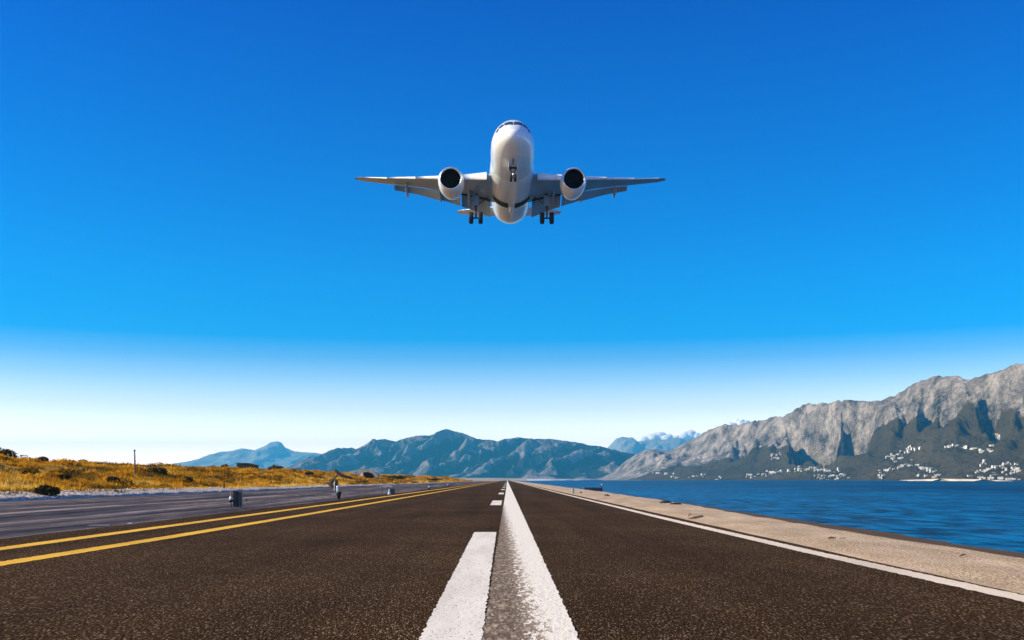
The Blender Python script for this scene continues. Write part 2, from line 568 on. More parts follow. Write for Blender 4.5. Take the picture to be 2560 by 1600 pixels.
def field_z(x, y):
    x = np.asarray(x, float); y = np.asarray(y, float)
    d = -x - 20.5
    z = 0.12 + 2.08 * smooth(d, 0, 19) + 0.35 * smooth(-y, -95, -60) * smooth(d, 10, 22)
    z = z + (fbm(x * 0.16, y * 0.06, 4, 51) - 0.5) * 0.6 * smooth(d, 1, 8) + (fbm(x * 0.6, y * 0.3, 3, 57) - 0.5) * 0.35 * smooth(d, 0, 3)
    z = z - 1.9 * smooth(y, 250, 560) * smooth(d, 0, 19) * 0.25
    return z - 2.8 * smooth(y, 585, 625)


xf = -np.concatenate([np.arange(20.2, 60, 0.5), np.arange(60, 130, 4), np.arange(130, 620, 30)])
yf = np.concatenate([np.arange(-30, 220, 1.0), np.arange(220, 640, 5)])
Xf, Yf = np.meshgrid(xf, yf, indexing='ij')
tag(grid_obj('field', np.stack([Xf, Yf, field_z(Xf, Yf)], -1), FIELD, flip=True), kind='structure')

# beach strip on the right
xs = np.concatenate([np.linspace(3.52, 6.0, 26), np.linspace(6.1, 9.5, 24)])
yb = np.concatenate([np.arange(-25, 70, 0.35), np.arange(70, 300, 3), np.arange(300, 1330, 30)])
Xs, Ys = np.meshgrid(xs, yb, indexing='ij')
crest = np.interp(Ys, [4, 8, 20, 35, 60, 200], [4.75, 4.85, 5.25, 5.7, 6.2, 6.3]) + 0.45 * (fbm(Ys * 0.22, Ys * 0 + 1, 3, 61) - 0.5)
water = np.interp(Ys, [5, 15, 30, 60, 200], [7.35, 7.35, 7.6, 7.9, 8.0]) + 0.7 * (fbm(Ys * 0.35 + 7, Ys * 0 + 5, 4, 67) - 0.5)
sl = np.clip((Xs - crest) / (water - crest), 0, 2)
Zs = 0.035 * smooth(Xs, 3.6, 4.1) - 0.285 * sl + 0.05 * (fbm(Xs * 1.4, Ys * 1.1, 5, 63) - 0.5) * smooth(Xs, 3.55, 3.8)
Zs = np.where(Xs < 3.56, -0.02, Zs)
o = grid_obj('beach', np.stack([Xs, Ys, Zs + 0.002], -1), SAND)
tag(o, kind='structure')
attr(o, 'wet', np.clip((Xs - crest) / 0.5 + 0.38, 0, 1))
attr(o, 'pebble', smooth(-(Xs - crest), -0.1, 1.1) * 0.9)

# coastal plain beyond the bay, with a white shore
xs = np.concatenate([np.linspace(-6000, -200, 12), np.linspace(-150, 330, 30), [420, 600]])
ysx = np.concatenate([np.linspace(0, 60, 8), np.linspace(90, 3600, 20)])
Xp, Tp = np.meshgrid(xs, ysx, indexing='ij')
y0 = np.interp(Xp, [-6000, -60, -10, 20, 60, 120, 200, 330, 600], [900, 640, 660, 1250, 1350, 1600, 2100, 2900, 3600])
y0 = np.where(Xp < 8, np.minimum(y0, 680), y0)
Zp = -0.9 + 1.6 * smooth(Tp, 0, 18) + 8 * smooth(Tp, 0, 3600) + (fbm(Xp * 0.03, Tp * 0.01, 3, 71) - 0.5) * 0.8 * smooth(Tp, 5, 60)
keep = np.where((Xp > -14) & (Xp < 16), np.minimum(Zp, -0.6 + 9 * smooth(Tp + y0, 1400, 4400)), Zp)
tag(grid_obj('coastal_plain', np.stack([Xp, y0 + Tp, keep], -1), PLAIN), kind='structure')
xs = np.linspace(24, 240, 60)
tt = np.linspace(0, 1, 8)
Xq, Tq = np.meshgrid(xs, tt, indexing='ij')
yq = np.interp(Xq, [20, 60, 120, 200, 330], [1240, 1330, 1580, 2080, 2880])
Zq = -0.5 + (2.6 + 1.2 * (fbm(Xq * 0.09, Xq * 0, 3, 73) - 0.5)) * np.sin(np.pi * np.clip(Tq * 1.0, 0, 1)) * smooth(240 - Xq, 0, 60)
tag(grid_obj('far_shore', np.stack([Xq, yq - 12 + 50 * Tq, Zq], -1), FAR_SAND), kind='structure')


# ------------------------------------------------------------------ mountains
def saw(x, d=0.72):
    f = x - np.floor(x)
    return np.where(f < d, f / d, (1 - f) / (1 - d))


def mountain(name, pts, yc, yf, mat, nx, nt, zfoot, gul, lam, rockfn, prof=1.35, seed=0, extra=None, back=0.5, fine=0.03, shear=0.6, low=0.7, gw=(0.7, 0.34, 0.7, 0.0)):
    us = np.array([q[0] for q in pts], float); vs = np.array([q[1] for q in pts], float)
    u = np.linspace(us[0], us[-1], nx)
    v = np.interp(u, us, vs)
    k = np.hanning(5); k /= k.sum()
    v = np.convolve(np.pad(v, 2, mode='edge'), k, 'valid')
    Yc = np.interp(u, *yc); Yf = np.interp(u, *yf)
    Xc = (u - 1268) / F * Yc
    Zc = CAM_H + (1200 - v) / F * Yc
    t = np.concatenate([np.linspace(0, 1, nt), 1 + np.linspace(0, back, nt // 4)[1:]])
    T, _ = np.meshgrid(t, u)
    X = np.repeat(Xc[:, None], len(t), 1)
    Y = Yf[:, None] + (Yc - Yf)[:, None] * T
    H = np.maximum(Zc - zfoot, 0.5)[:, None]
    pr = np.where(T <= 1, np.clip(T, 0, 1) ** prof, 1 - (T - 1) / back * 0.95)
    Z = zfoot + H * pr
    body = smooth(T, 0, 0.22) * (1 - 0.9 * smooth(T, 0.86, 1.0)) * (T <= 1)
    wx = (X - shear * Y) / lam + 1.1 * (fbm(X / lam * 0.7, Y / lam * 0.5, 3, seed) - 0.5) + 0.55 * (T - 0.5)
    g1 = saw(wx + 0.3 * fbm(wx, Y / lam * 1.3, 2, seed + 4)) - 0.5
    g2 = saw(wx * 2.7 + 0.6 * fbm(X / lam * 3, Y / lam * 1.5, 2, seed + 5) + T * 0.8) - 0.5
    rg = fbm(X / lam * 2.2, Y / lam * 1.4, 5, seed + 9, True) - 0.55
    rb = fbm(X / lam * 0.8 + 3, Y / lam * 0.8, 5, seed + 21, True) - 0.6
    g = gw[0] * g1 + gw[1] * g2 + gw[2] * rg + gw[3] * rb
    g = g - 0.28
    Z = Z + H * gul * g * body * (low + (1 - low) * smooth(T, 0.3, 0.75))
    Z = Z + H * fine * (fbm(X / lam * 9, Y / lam * 9, 3, seed + 13) - 0.5) * np.clip(T * 6, 0, 1)
    if extra is not None:
        U = 1268 + X / Y * F
        Z = Z + H * extra(U, T) * body
    # keep the crest the skyline
    lim = CAM_H + (Zc[:, None] - CAM_H) * (Y / Yc[:, None]) * 0.985
    Z = np.where((T < 0.97) & (Z > lim), lim - (Z - lim) * 0.15, Z)
    U = 1268 + X / Y * F
    P = np.stack([X, Y, Z], -1)
    o = grid_obj(name, P, mat)
    attr(o, 'rock', rockfn(U, T, g + 0.28, X, Y))
    tag(o, kind='structure')
    return o, P


right_pts = [(1500, 1202), (1540, 1175), (1556, 1159), (1576, 1144), (1605, 1127), (1628, 1122), (1651, 1127), (1674, 1127), (1709, 1109), (1735, 1096), (1764, 1078),
             (1796, 1065), (1816, 1059), (1825, 1062), (1851, 1060), (1900, 1049), (1918, 1045), (1967, 1035), (1996, 1017), (2010, 1007), (2039, 1003), (2077, 1003),
             (2117, 994), (2149, 996), (2213, 997), (2236, 988), (2271, 965), (2311, 946), (2349, 940), (2395, 942), (2427, 945), (2467, 935), (2511, 920), (2560, 902), (2680, 880), (2850, 930), (3100, 1010), (3300, 1100)]


def right_extra(U, T):
    U = U + 34 * (fbm(U * 0.035, T * 7, 4, 131) - 0.5)
    T = T + 0.16 * (fbm(U * 0.05, T * 5 + 9, 3, 137) - 0.5)
    def bowl(u0, w, t0, t1, d):
        x = (U - u0) / w
        prof_ = smooth(x, 0, 0.22) * (1 - smooth(x, 0.35, 1.0))
        return -d * prof_ * smooth(T, t0, t0 + 0.12) * (1 - smooth(T, t1 - .1, t1))
    return bowl(1962, 150, 0.34, 1.1, 0.80) + bowl(2030, 80, 0.62, 1.1, 0.40) + bowl(2094, 110, 0.50, 1.1, 0.65) + bowl(2290, 70, 0.66, 1.0, 0.24) + bowl(2335, 60, 0.62, 0.97, 0.24) + bowl(1830, 90, 0.5, 1.0, 0.16) + bowl(2440, 80, 0.7, 1.0, 0.2)


def right_rock(U, T, g, X, Y):
    line = np.interp(U, [1500, 1620, 1700, 1800, 1900, 2000, 2150, 2250, 2400, 2560], [0.38, 0.50, 0.60, 0.62, 0.63, 0.62, 0.77, 0.82, 0.84, 0.84])
    return 0.5 + (T - line) * 4.5 + g * 0.5


MR, PR = mountain('hillside', right_pts, ([1500, 1700, 1900, 2150, 2560, 3300], [4300, 3900, 3300, 2700, 2150, 1900]),
                  ([1500, 1700, 1900, 2150, 2560, 3300], [2900, 2350, 1750, 1250, 900, 800]), MT_NEAR, 900, 210, -1.2, 0.38, 230, right_rock, 1.40, 101, right_extra, fine=0.05, low=0.14, gw=(0.20, 0.22, 1.0, 1.1))

mid_pts = [(760, 1200), (790, 1150), (807, 1135), (827, 1123), (847, 1120), (880, 1118), (893, 1123), (913, 1113), (930, 1101), (963, 1094), (989, 1102), (1016, 1093), (1069, 1087), (1095, 1082),
           (1112, 1073), (1121, 1070), (1130, 1074), (1161, 1085), (1191, 1096), (1221, 1096), (1244, 1104), (1262, 1097), (1310, 1093), (1373, 1095), (1408, 1102), (1446, 1106), (1489, 1111),
           (1518, 1119), (1547, 1128), (1582, 1134), (1630, 1150), (1700, 1185), (1740, 1203)]
mountain('mountain_range', mid_pts, ([760, 1740], [6400, 5600]), ([760, 1740], [4800, 4300]), MT_MID, 620, 130, 2, 0.55, 360,
         lambda U, T, g, X, Y: 0.24 + g * 1.1 + 0.25 * (0.4 - T) * smooth(U, 1150, 1250) + 0.1 * T, 1.0, 203, fine=0.03)

far_pts = [(330, 1200), (400, 1172), (440, 1157), (475, 1153), (500, 1146), (520, 1137), (550, 1129), (579, 1127), (602, 1120), (615, 1121), (635, 1126), (650, 1119), (665, 1113), (676, 1105), (685, 1103), (697, 1103),
           (704, 1106), (711, 1117), (725, 1124), (738, 1129), (784, 1131), (807, 1135), (850, 1150), (950, 1170), (1010, 1202)]
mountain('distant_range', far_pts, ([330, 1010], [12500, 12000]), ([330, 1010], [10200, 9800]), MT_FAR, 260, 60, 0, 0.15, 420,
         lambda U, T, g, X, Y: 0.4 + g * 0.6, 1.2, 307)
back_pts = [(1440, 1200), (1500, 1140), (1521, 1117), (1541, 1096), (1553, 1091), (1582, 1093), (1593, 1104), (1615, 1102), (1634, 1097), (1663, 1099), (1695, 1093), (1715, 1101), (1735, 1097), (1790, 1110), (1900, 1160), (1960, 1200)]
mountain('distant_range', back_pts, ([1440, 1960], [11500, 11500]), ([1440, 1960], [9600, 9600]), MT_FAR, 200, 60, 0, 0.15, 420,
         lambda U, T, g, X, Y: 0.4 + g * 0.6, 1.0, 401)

# air between the camera and the mountains
m = NT('haze')
for nd in list(m.t.nodes):
    if nd.type != 'OUTPUT_MATERIAL':
        m.t.nodes.remove(nd)
vol = m.t.nodes.new('ShaderNodeVolumePrincipled')
vol.inputs['Color'].default_value = (0.08, 0.58, 1.0, 1)
vol.inputs['Density'].default_value = 0.88e-4
vol.inputs['Anisotropy'].default_value = 0.0
m.t.links.new(vol.outputs[0], [q for q in m.t.nodes if q.type == 'OUTPUT_MATERIAL'][0].inputs['Volume'])
mb = MB()
mb.box((250, 5750, 270), (18700, 17700, 550))
hz = mb.build('haze', m.m)
tag(hz, kind='stuff')
#@@OBJECTS
# ------------------------------------------------------------------ airliner
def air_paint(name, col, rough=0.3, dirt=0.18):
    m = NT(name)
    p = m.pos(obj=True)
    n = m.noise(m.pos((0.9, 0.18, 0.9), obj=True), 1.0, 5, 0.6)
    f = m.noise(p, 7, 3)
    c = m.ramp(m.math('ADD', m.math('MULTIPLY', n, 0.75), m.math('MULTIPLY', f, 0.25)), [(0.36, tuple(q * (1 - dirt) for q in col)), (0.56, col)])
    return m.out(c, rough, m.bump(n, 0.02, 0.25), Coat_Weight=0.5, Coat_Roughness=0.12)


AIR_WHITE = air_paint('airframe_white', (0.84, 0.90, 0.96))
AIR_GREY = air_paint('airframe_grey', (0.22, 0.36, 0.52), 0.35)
ALU = NT('bare_aluminium').out((0.86, 0.87, 0.88), 0.28, Metallic=0.85)
GEAR_STEEL = simple('gear_steel', (0.10, 0.105, 0.11), 0.4, 0.2, 6, metallic=0.6)
DARK_METAL = simple('dark_metal', (0.035, 0.038, 0.042), 0.5, 0.3, 5, metallic=0.3)
RUBBER = simple('tyre_rubber', (0.016, 0.016, 0.017), 0.75, 0.3, 12)
DUCT = simple('intake_duct', (0.012, 0.013, 0.016), 0.55, 0.2, 3)
GLASS_M = NT('cockpit_glass').out((0.03, 0.07, 0.12), 0.08, Specular_IOR_Level=0.8)
# white fuselage, shade under the belly painted in as a greyer tone
m = NT('fuselage_paint')
p = m.pos(obj=True)
sx_ = m.n('SeparateXYZ', {'Vector': p})
n = m.noise(m.pos((0.9, 0.16, 0.9), obj=True), 1.0, 5, 0.6)
f = m.noise(p, 5, 3)
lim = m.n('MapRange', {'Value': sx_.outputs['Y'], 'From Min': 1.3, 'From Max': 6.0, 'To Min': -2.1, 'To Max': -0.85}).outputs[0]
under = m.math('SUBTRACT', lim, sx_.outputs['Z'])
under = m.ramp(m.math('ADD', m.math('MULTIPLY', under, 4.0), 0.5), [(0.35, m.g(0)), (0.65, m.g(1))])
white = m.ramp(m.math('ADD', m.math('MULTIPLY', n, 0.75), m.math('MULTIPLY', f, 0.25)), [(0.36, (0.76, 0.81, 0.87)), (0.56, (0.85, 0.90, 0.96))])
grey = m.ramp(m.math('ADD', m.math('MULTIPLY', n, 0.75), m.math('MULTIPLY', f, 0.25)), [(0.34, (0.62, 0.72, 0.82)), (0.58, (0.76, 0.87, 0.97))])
# skin panel joints
jy = m.math('PINGPONG', sx_.outputs['Y'], 1.35)
joint = m.ramp(jy, [(0.0, m.g(1)), (0.013, m.g(0))])
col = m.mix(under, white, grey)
col = m.mix(m.math('MULTIPLY', joint, 0.35), col, (0.25, 0.26, 0.27))
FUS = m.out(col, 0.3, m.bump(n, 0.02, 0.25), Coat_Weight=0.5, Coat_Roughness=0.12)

FS = np.array([  # y, radius across, radius up, radius down, centre z
    (0.00, 0.02, 0.02, 0.02, -0.60), (0.06, 0.30, 0.26, 0.26, -0.59), (0.20, 0.56, 0.48, 0.47, -0.57), (0.50, 0.89, 0.80, 0.74, -0.50), (1.0, 1.24, 1.20, 1.05, -0.38),
    (1.6, 1.54, 1.62, 1.33, -0.26), (2.3, 1.80, 1.93, 1.60, -0.15), (3.2, 2.03, 2.16, 1.88, -0.06), (4.4, 2.19, 2.28, 2.12, 0.0), (6.0, 2.25, 2.32, 2.25, 0.0),
    (10, 2.25, 2.32, 2.28, 0), (19.5, 2.25, 2.32, 2.28, 0), (22.0, 2.20, 2.28, 2.15, 0.04), (24.5, 1.98, 2.08, 1.80, 0.22), (27.0, 1.58, 1.72, 1.30, 0.70),
    (29.5, 1.08, 1.22, 0.85, 1.25), (31.5, 0.66, 0.78, 0.5, 1.65), (33.2, 0.26, 0.3, 0.24, 1.95)])


def fus_pt(y, phi, off=0.0):
    """phi measured from the top, positive to the right"""
    rx, ru, rd, zc = [np.interp(y, FS[:, 0], FS[:, i]) for i in (1, 2, 3, 4)]
    cz = np.cos(phi)
    return np.stack([np.sin(phi) * (rx + off), y + 0 * phi, zc + cz * (np.where(cz > 0, ru, rd) + off)], -1)


plane = empty('airliner', (0.62, 96.0, 34.76), (R(-3.4), 0, R(0.6)))
tag(plane, 'white twin engine airliner flying low towards the camera with wheels and flaps down', 'airplane')
# denser sections by smooth interpolation
yy = np.concatenate([[0, .03, .06, .12, .2, .33, .5, .75, 1, 1.3, 1.6, 1.95, 2.3, 2.75, 3.2, 3.8, 4.4, 5.2, 6], np.arange(7, 19.6, 1), np.arange(20, 33.3, 0.6)])
ph = np.linspace(0, 2 * np.pi, 64, endpoint=False)
P = np.stack([fus_pt(np.full(64, y), ph) for y in yy])
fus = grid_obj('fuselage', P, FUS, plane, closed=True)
ap = MB().lathe([(33.0, 0.27), (33.35, 0.2), (33.4, 0.1)], c=(0, 0, 1.95), n=16, caps=True)
ap.build('exhaust_cone', DARK_METAL, fus)


def patch(name, ya, yb, pa, pb, off, mat, parent, n=8, skew=0.0):
    t = np.linspace(0, 1, n)
    Pp = []
    for s_ in t:
        phi = pa + (pb - pa) * t
        y = ya + (yb - ya) * s_ + skew * np.abs(t if abs(pb) > abs(pa) else 1 - t)
        Pp.append(np.concatenate([fus_pt(np.array([yq]), np.array([pq]), off) for yq, pq in zip(y, phi)]))
    return grid_obj(name, np.array(Pp), mat, parent)


for s_ in (-1, 1):
    patch('windscreen_pane', 0.78, 1.40, s_ * R(1.5), s_ * R(37), 0.012, GLASS_M, fus, skew=0.38)
    patch('side_pane', 1.26, 1.90, s_ * R(39.5), s_ * R(58), 0.012, GLASS_M, fus, skew=0.28)
    patch('side_pane', 1.66, 2.2, s_ * R(60), s_ * R(72), 0.012, GLASS_M, fus, skew=0.15)
    patch('door_seam', 4.6, 4.63, s_ * R(62), s_ * R(112), 0.010, DARK_METAL, fus, 6)
    patch('door_seam', 5.5, 5.53, s_ * R(62), s_ * R(112), 0.010, DARK_METAL, fus, 6)
    for k in range(30):
        y0 = 6.6 + k * 0.62
        patch('cabin_window', y0, y0 + 0.24, s_ * R(72), s_ * R(81), 0.011, GLASS_M, fus, 3)

# belly fairing: a smooth bulge under the wing box
Pf = []
tt = np.linspace(0, 1, 26)
for t in tt:
    y = 8.2 + 9.0 * t
    e = math.sin(math.pi * t) ** 0.55 if 0 < t < 1 else 0
    ang = np.linspace(R(80), R(280), 34)
    a = fus_pt(np.full(34, y), ang)
    cz = np.cos(ang)
    grow = e * (0.06 + 0.42 * np.clip(-cz, 0, 1) ** 0.6 * (0.6 + 0.4 * np.abs(np.sin(ang)))) - 0.02
    a[:, 0] *= (1 + grow / 2.25 * 1.1)
    a[:, 2] -= grow * np.clip(-cz, 0, 1)
    Pf.append(a)
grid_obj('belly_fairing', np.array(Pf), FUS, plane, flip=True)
# dark patches painting the shade inside the wheel wells, keel between them
for s_ in (-1, 1):
    Pw = []
    for y in np.linspace(14.2, 16.0, 5):
        t = (y - 8.2) / 9.0
        e = math.sin(math.pi * t) ** 0.55
        ang = np.linspace(R(180 - s_ * 8), R(180 - s_ * 52), 12)
        a = fus_pt(np.full(12, y), ang)
        cz = np.cos(ang)
        grow = e * (0.06 + 0.42 * np.clip(-cz, 0, 1) ** 0.6 * (0.6 + 0.4 * np.abs(np.sin(ang)))) + 0.015
        a[:, 0] *= (1 + grow / 2.25 * 1.1)
        a[:, 2] -= grow * np.clip(-cz, 0, 1)
        Pw.append(a)
    grid_obj('wheel_well_shade', np.array(Pw), RUBBER, plane)
kb = MB().lathe([(14.7, 0.03), (14.95, 0.16), (15.4, 0.26), (15.9, 0.27), (16.5, 0.16), (17.1, 0.02)], c=(0, 0, -2.78), n=14)
kb.build('keel_fairing', AIR_WHITE, plane, True)


def airfoil(n=14):
    b = np.linspace(0, np.pi, n)
    x = (1 - np.cos(b)) / 2
    t = 5 * (0.2969 * np.sqrt(x) - 0.1260 * x - 0.3516 * x ** 2 + 0.2843 * x ** 3 - 0.1036 * x ** 4)
    camber = 0.02 * np.sin(np.pi * x)
    return np.concatenate([x[::-1], x[1:-1]]), np.concatenate([(camber + t)[::-1], (camber - t * 0.9)[1:-1]])


AX, AT = airfoil()


def wing_loft(secs, s_, x0=0.0, x1=1.0, scale=1.0, vert=False):
    """secs: span, leading edge y, z, chord, thickness, incidence (deg)"""
    rows = []
    for (sp, yle, z, ch, th, inc) in secs:
        xx = x0 + (x1 - x0) * AX
        zz = AT * th * scale * ch
        a = R(inc)
        yl = xx * ch; zl = zz
        yr = yl * math.cos(a) + zl * math.sin(a)
        zr = -yl * math.sin(a) + zl * math.cos(a)
        if vert:
            rows.append(np.stack([zl, yle + yl, np.full_like(yl, sp)], -1))
        else:
            rows.append(np.stack([np.full_like(yl, s_ * sp), yle + yr, z + zr], -1))
    Pq = np.array(rows)
    n, k = Pq.shape[:2]
    f = grid_faces(n, k, True).tolist()
    f.append(tuple(range(k - 1, -1, -1))); f.append(tuple((n - 1) * k + q for q in range(k)))
    if s_ < 0:
        f = [tuple(q)[::-1] for q in f]
    return Pq.reshape(-1, 3), f


WS = [(1.2, 9.1, -1.05, 8.2, 0.135, 3.0), (2.3, 9.7, -1.0, 7.4, 0.13, 3.0), (3.2, 10.35, -0.88, 6.5, 0.125, 2.6), (6.2, 12.2, -0.32, 5.0, 0.115, 1.6), (10, 14.4, 0.42, 3.2, 0.095, 0.4), (14.2, 16.9, 1.28, 2.0, 0.09, 0.0), (17.2, 18.7, 2.0, 1.3, 0.08, 0), (17.8, 19.15, 2.17, 0.9, 0.07, 0), (18.05, 19.6, 2.25, 0.6, 0.06, 0)]


def wing_at(sp):
    a = np.array(WS)
    return [np.interp(sp, a[:, 0], a[:, i]) for i in range(1, 6)]


def flap(sa, sb, ch_frac, defl, s_, drop=0.1, back=0.9):
    secs = []
    for sp in (sa, (sa + sb) / 2, sb):
        yle, z, ch, th, inc = wing_at(sp)
        y = yle + ch * back
        zf = z - ch * back * math.sin(R(inc)) - drop * ch * 0.3 - 0.05
        secs.append((sp, y, zf, ch * ch_frac, 0.11, defl))
    return wing_loft(secs, s_)


for s_ in (-1, 1):
    v, f = wing_loft(WS, s_)
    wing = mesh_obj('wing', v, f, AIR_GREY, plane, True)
    sl = []
    for sp in (2.7, 4.4, 5.5):
        yle, z, ch, th, inc = wing_at(sp)
        sl.append((sp, yle - 0.06 * ch * .5, z - 0.012 * ch, ch, th, inc + 1))
    v, f = wing_loft(sl, s_, 0, 0.13, 1.0)
    slm = mesh_obj('slat', v, f, AIR_WHITE, wing, True)  # lit leading edge put into colour: white slats against the shaded grey wing
    for sa, sb in ((7.3, 10.6), (10.66, 14.0), (14.06, 17.1)):
        sl = []
        for sp in np.linspace(sa, sb, 4):
            yle, z, ch, th, inc = wing_at(sp)
            sl.append((sp, yle - 0.035 * ch, z - 0.012 * ch, ch, th, inc + 1))
        v, f = wing_loft(sl, s_, 0, 0.15, 1.0)
        mesh_obj('slat', v, f, AIR_WHITE, wing, True)
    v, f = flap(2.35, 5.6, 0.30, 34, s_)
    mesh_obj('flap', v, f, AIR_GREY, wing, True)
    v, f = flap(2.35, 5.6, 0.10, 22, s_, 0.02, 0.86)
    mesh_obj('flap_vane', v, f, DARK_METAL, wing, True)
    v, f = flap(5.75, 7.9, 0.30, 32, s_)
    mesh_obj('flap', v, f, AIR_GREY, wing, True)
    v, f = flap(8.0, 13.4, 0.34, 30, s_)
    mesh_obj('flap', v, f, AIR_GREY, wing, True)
    for sp in (4.7, 8.0, 11.9):
        yle, z, ch, th, inc = wing_at(sp)
        fa = MB()
        y0 = yle + ch * 0.5; L = ch * 0.42 + 1.5
        zz = z - 0.055 * ch
        pts = []; rad = []
        for t in np.linspace(0, 1, 10):
            pts.append((s_ * sp, y0 + L * t, zz - 0.28 * math.sin(math.pi * min(t * 0.9, 1)) - 0.75 * t * t))
            rad.append(0.02 + 0.17 * math.sin(math.pi * t ** 0.8) ** 0.6 if 0 < t < 1 else 0.02)
        fa.tube(pts, rad, 10)
        fa.build('flap_fairing', AIR_GREY, wing, True)
    # engine
    ex, ey, ez = s_ * 6.45, 8.3, -1.92
    nac = MB().lathe([(0.02, 1.16), (0.10, 1.245), (0.3, 1.31), (0.7, 1.36), (1.4, 1.38), (2.2, 1.33), (3.0, 1.20), (3.7, 1.03), (3.72, 0.98)], c=(ex, ey, ez), n=44).build('engine_nacelle', AIR_WHITE, plane, True)
    MB().lathe([(0.105, 1.248), (0.02, 1.165), (-0.02, 1.12), (0.0, 1.07), (0.10, 1.045), (0.2, 1.04)], c=(ex, ey, ez), n=44).build('intake_lip', ALU, nac, True)
    MB().lathe([(0.2, 1.04), (0.6, 1.03), (1.3, 1.05), (1.34, 0.0)], c=(ex, ey, ez), n=36).build('intake_duct', DUCT, nac, True)
    MB().lathe([(0.82, 0.0), (0.86, 0.06), (1.0, 0.18), (1.2, 0.30)], c=(ex, ey, ez), n=20).build('spinner', DUCT, nac, True)
    fb = MB()
    for k in range(20):
        a = 2 * math.pi * k / 20
        ca, sa_ = math.cos(a), math.sin(a)
        ta = (-sa_, ca)
        vs_ = []
        for r_, w_, tw in ((0.28, 0.06, 0.5), (0.65, 0.09, 0.8), (1.03, 0.10, 1.1)):
            for d_ in (-1, 1):
                vs_.append((ex + ca * r_ + ta[0] * w_ * d_ * math.sin(tw), ey + 1.15 + d_ * w_ * math.cos(tw), ez + sa_ * r_ + ta[1] * w_ * d_ * math.sin(tw)))
        fb.add(vs_, [(0, 1, 3, 2), (2, 3, 5, 4)])
    fb.build('fan_blades', DARK_METAL, nac)
    MB().lathe([(3.4, 0.80), (4.2, 0.72), (4.9, 0.55), (4.9, 0.42), (5.6, 0.05)], c=(ex, ey, ez), n=28).build('exhaust_nozzle', DARK_METAL, nac, True)
    # pylon
    yle, z, ch, th, inc = wing_at(6.45)
    pv = []
    for (y, zb_, zt, w_) in ((ey + 0.9, ez + 1.30, ez + 1.36, 0.05), (ey + 1.8, ez + 1.25, ez + 1.62, 0.17), (ey + 3.2, ez + 1.0, z + 0.02, 0.22), (ey + 4.6, ez + 0.55, z - 0.05, 0.22), (ey + 6.2, ez + 1.1, z - 0.15, 0.14), (ey + 7.0, z - 0.35, z - 0.25, 0.03)):
        pv += [(ex - w_, y, zb_), (ex + w_, y, zb_), (ex + w_, y, zt), (ex - w_, y, zt)]
    pf = []
    for i in range(5):
        for k in range(4):
            pf.append((i * 4 + k, i * 4 + (k + 1) % 4, i * 4 + 4 + (k + 1) % 4, i * 4 + 4 + k))
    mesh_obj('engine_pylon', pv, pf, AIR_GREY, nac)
    # tailplane
    v, f = wing_loft([(0.5, 26.9, 1.55, 4.2, 0.10, 0), (1.2, 27.4, 1.62, 3.9, 0.10, 0), (6.1, 30.6, 2.2, 1.7, 0.09, 0), (6.5, 31.0, 2.24, 1.2, 0.07, 0), (6.65, 31.3, 2.25, 0.6, 0.05, 0)], s_)
    mesh_obj('tailplane', v, f, AIR_WHITE, plane, True)
    # main gear
    gx, gy = s_ * 3.95, 15.0
    zt, za = -1.3, -3.95
    leg = MB().tube([(gx - s_ * 0.1, gy - 0.1, zt), (gx, gy, -2.7)], [0.17, 0.15], 12)
    leg.tube([(gx, gy, -2.65), (gx, gy, za)], [0.10, 0.10], 12)
    leg.tube([(gx - s_ * 1.4, gy - 0.1, -1.55), (gx - s_ * .05, gy, -2.6)], [0.06, 0.06], 8)
    leg.tube([(gx, gy + 0.16, -2.7), (gx, gy + 0.42, -3.2), (gx, gy + 0.14, -3.75)], [0.05, 0.05, 0.05], 6)
    leg = leg.build('main_gear', GEAR_STEEL, plane, True)
    MB().tube([(gx - 0.75, gy, za), (gx + 0.75, gy, za)], [0.09, 0.09], 12).build('axle', GEAR_STEEL, leg, True)
    for d_ in (-1, 1):
        wx = gx + d_ * 0.53
        wh = MB().lathe([(-0.14, 0.30), (-0.235, 0.42), (-0.24, 0.54), (-0.19, 0.615), (-0.08, 0.645), (0.08, 0.645), (0.19, 0.615), (0.24, 0.54), (0.235, 0.42), (0.14, 0.30)], 'x', (wx, gy, za), 30).build('wheel', RUBBER, leg, True)
        MB().lathe([(-0.16, 0.02), (-0.17, 0.2), (-0.12, 0.32), (0.12, 0.32), (0.17, 0.2), (0.16, 0.02)], 'x', (wx, gy, za), 20).build('wheel_hub', GEAR_STEEL, wh, True)
    door = MB()
    door.box((gx + s_ * 0.36, gy + 0.05, -2.15), (0.06, 0.95, 1.65), 0.025, rot=None)
    door.build('gear_door', AIR_GREY, leg)
    MB().box((gx - s_ * 0.05, gy - 0.28, -2.05), (0.62, 0.05, 1.15), 0.02).build('gear_door', AIR_GREY, leg)
# fin
v, f = wing_loft([(1.8, 24.6, 0, 6.2, 0.10, 0), (2.6, 25.7, 0, 5.4, 0.10, 0), (8.0, 30.2, 0, 2.4, 0.09, 0), (8.3, 30.7, 0, 1.7, 0.07, 0)], 1, vert=True)
mesh_obj('tail_fin', v, f, AIR_WHITE, plane, True)
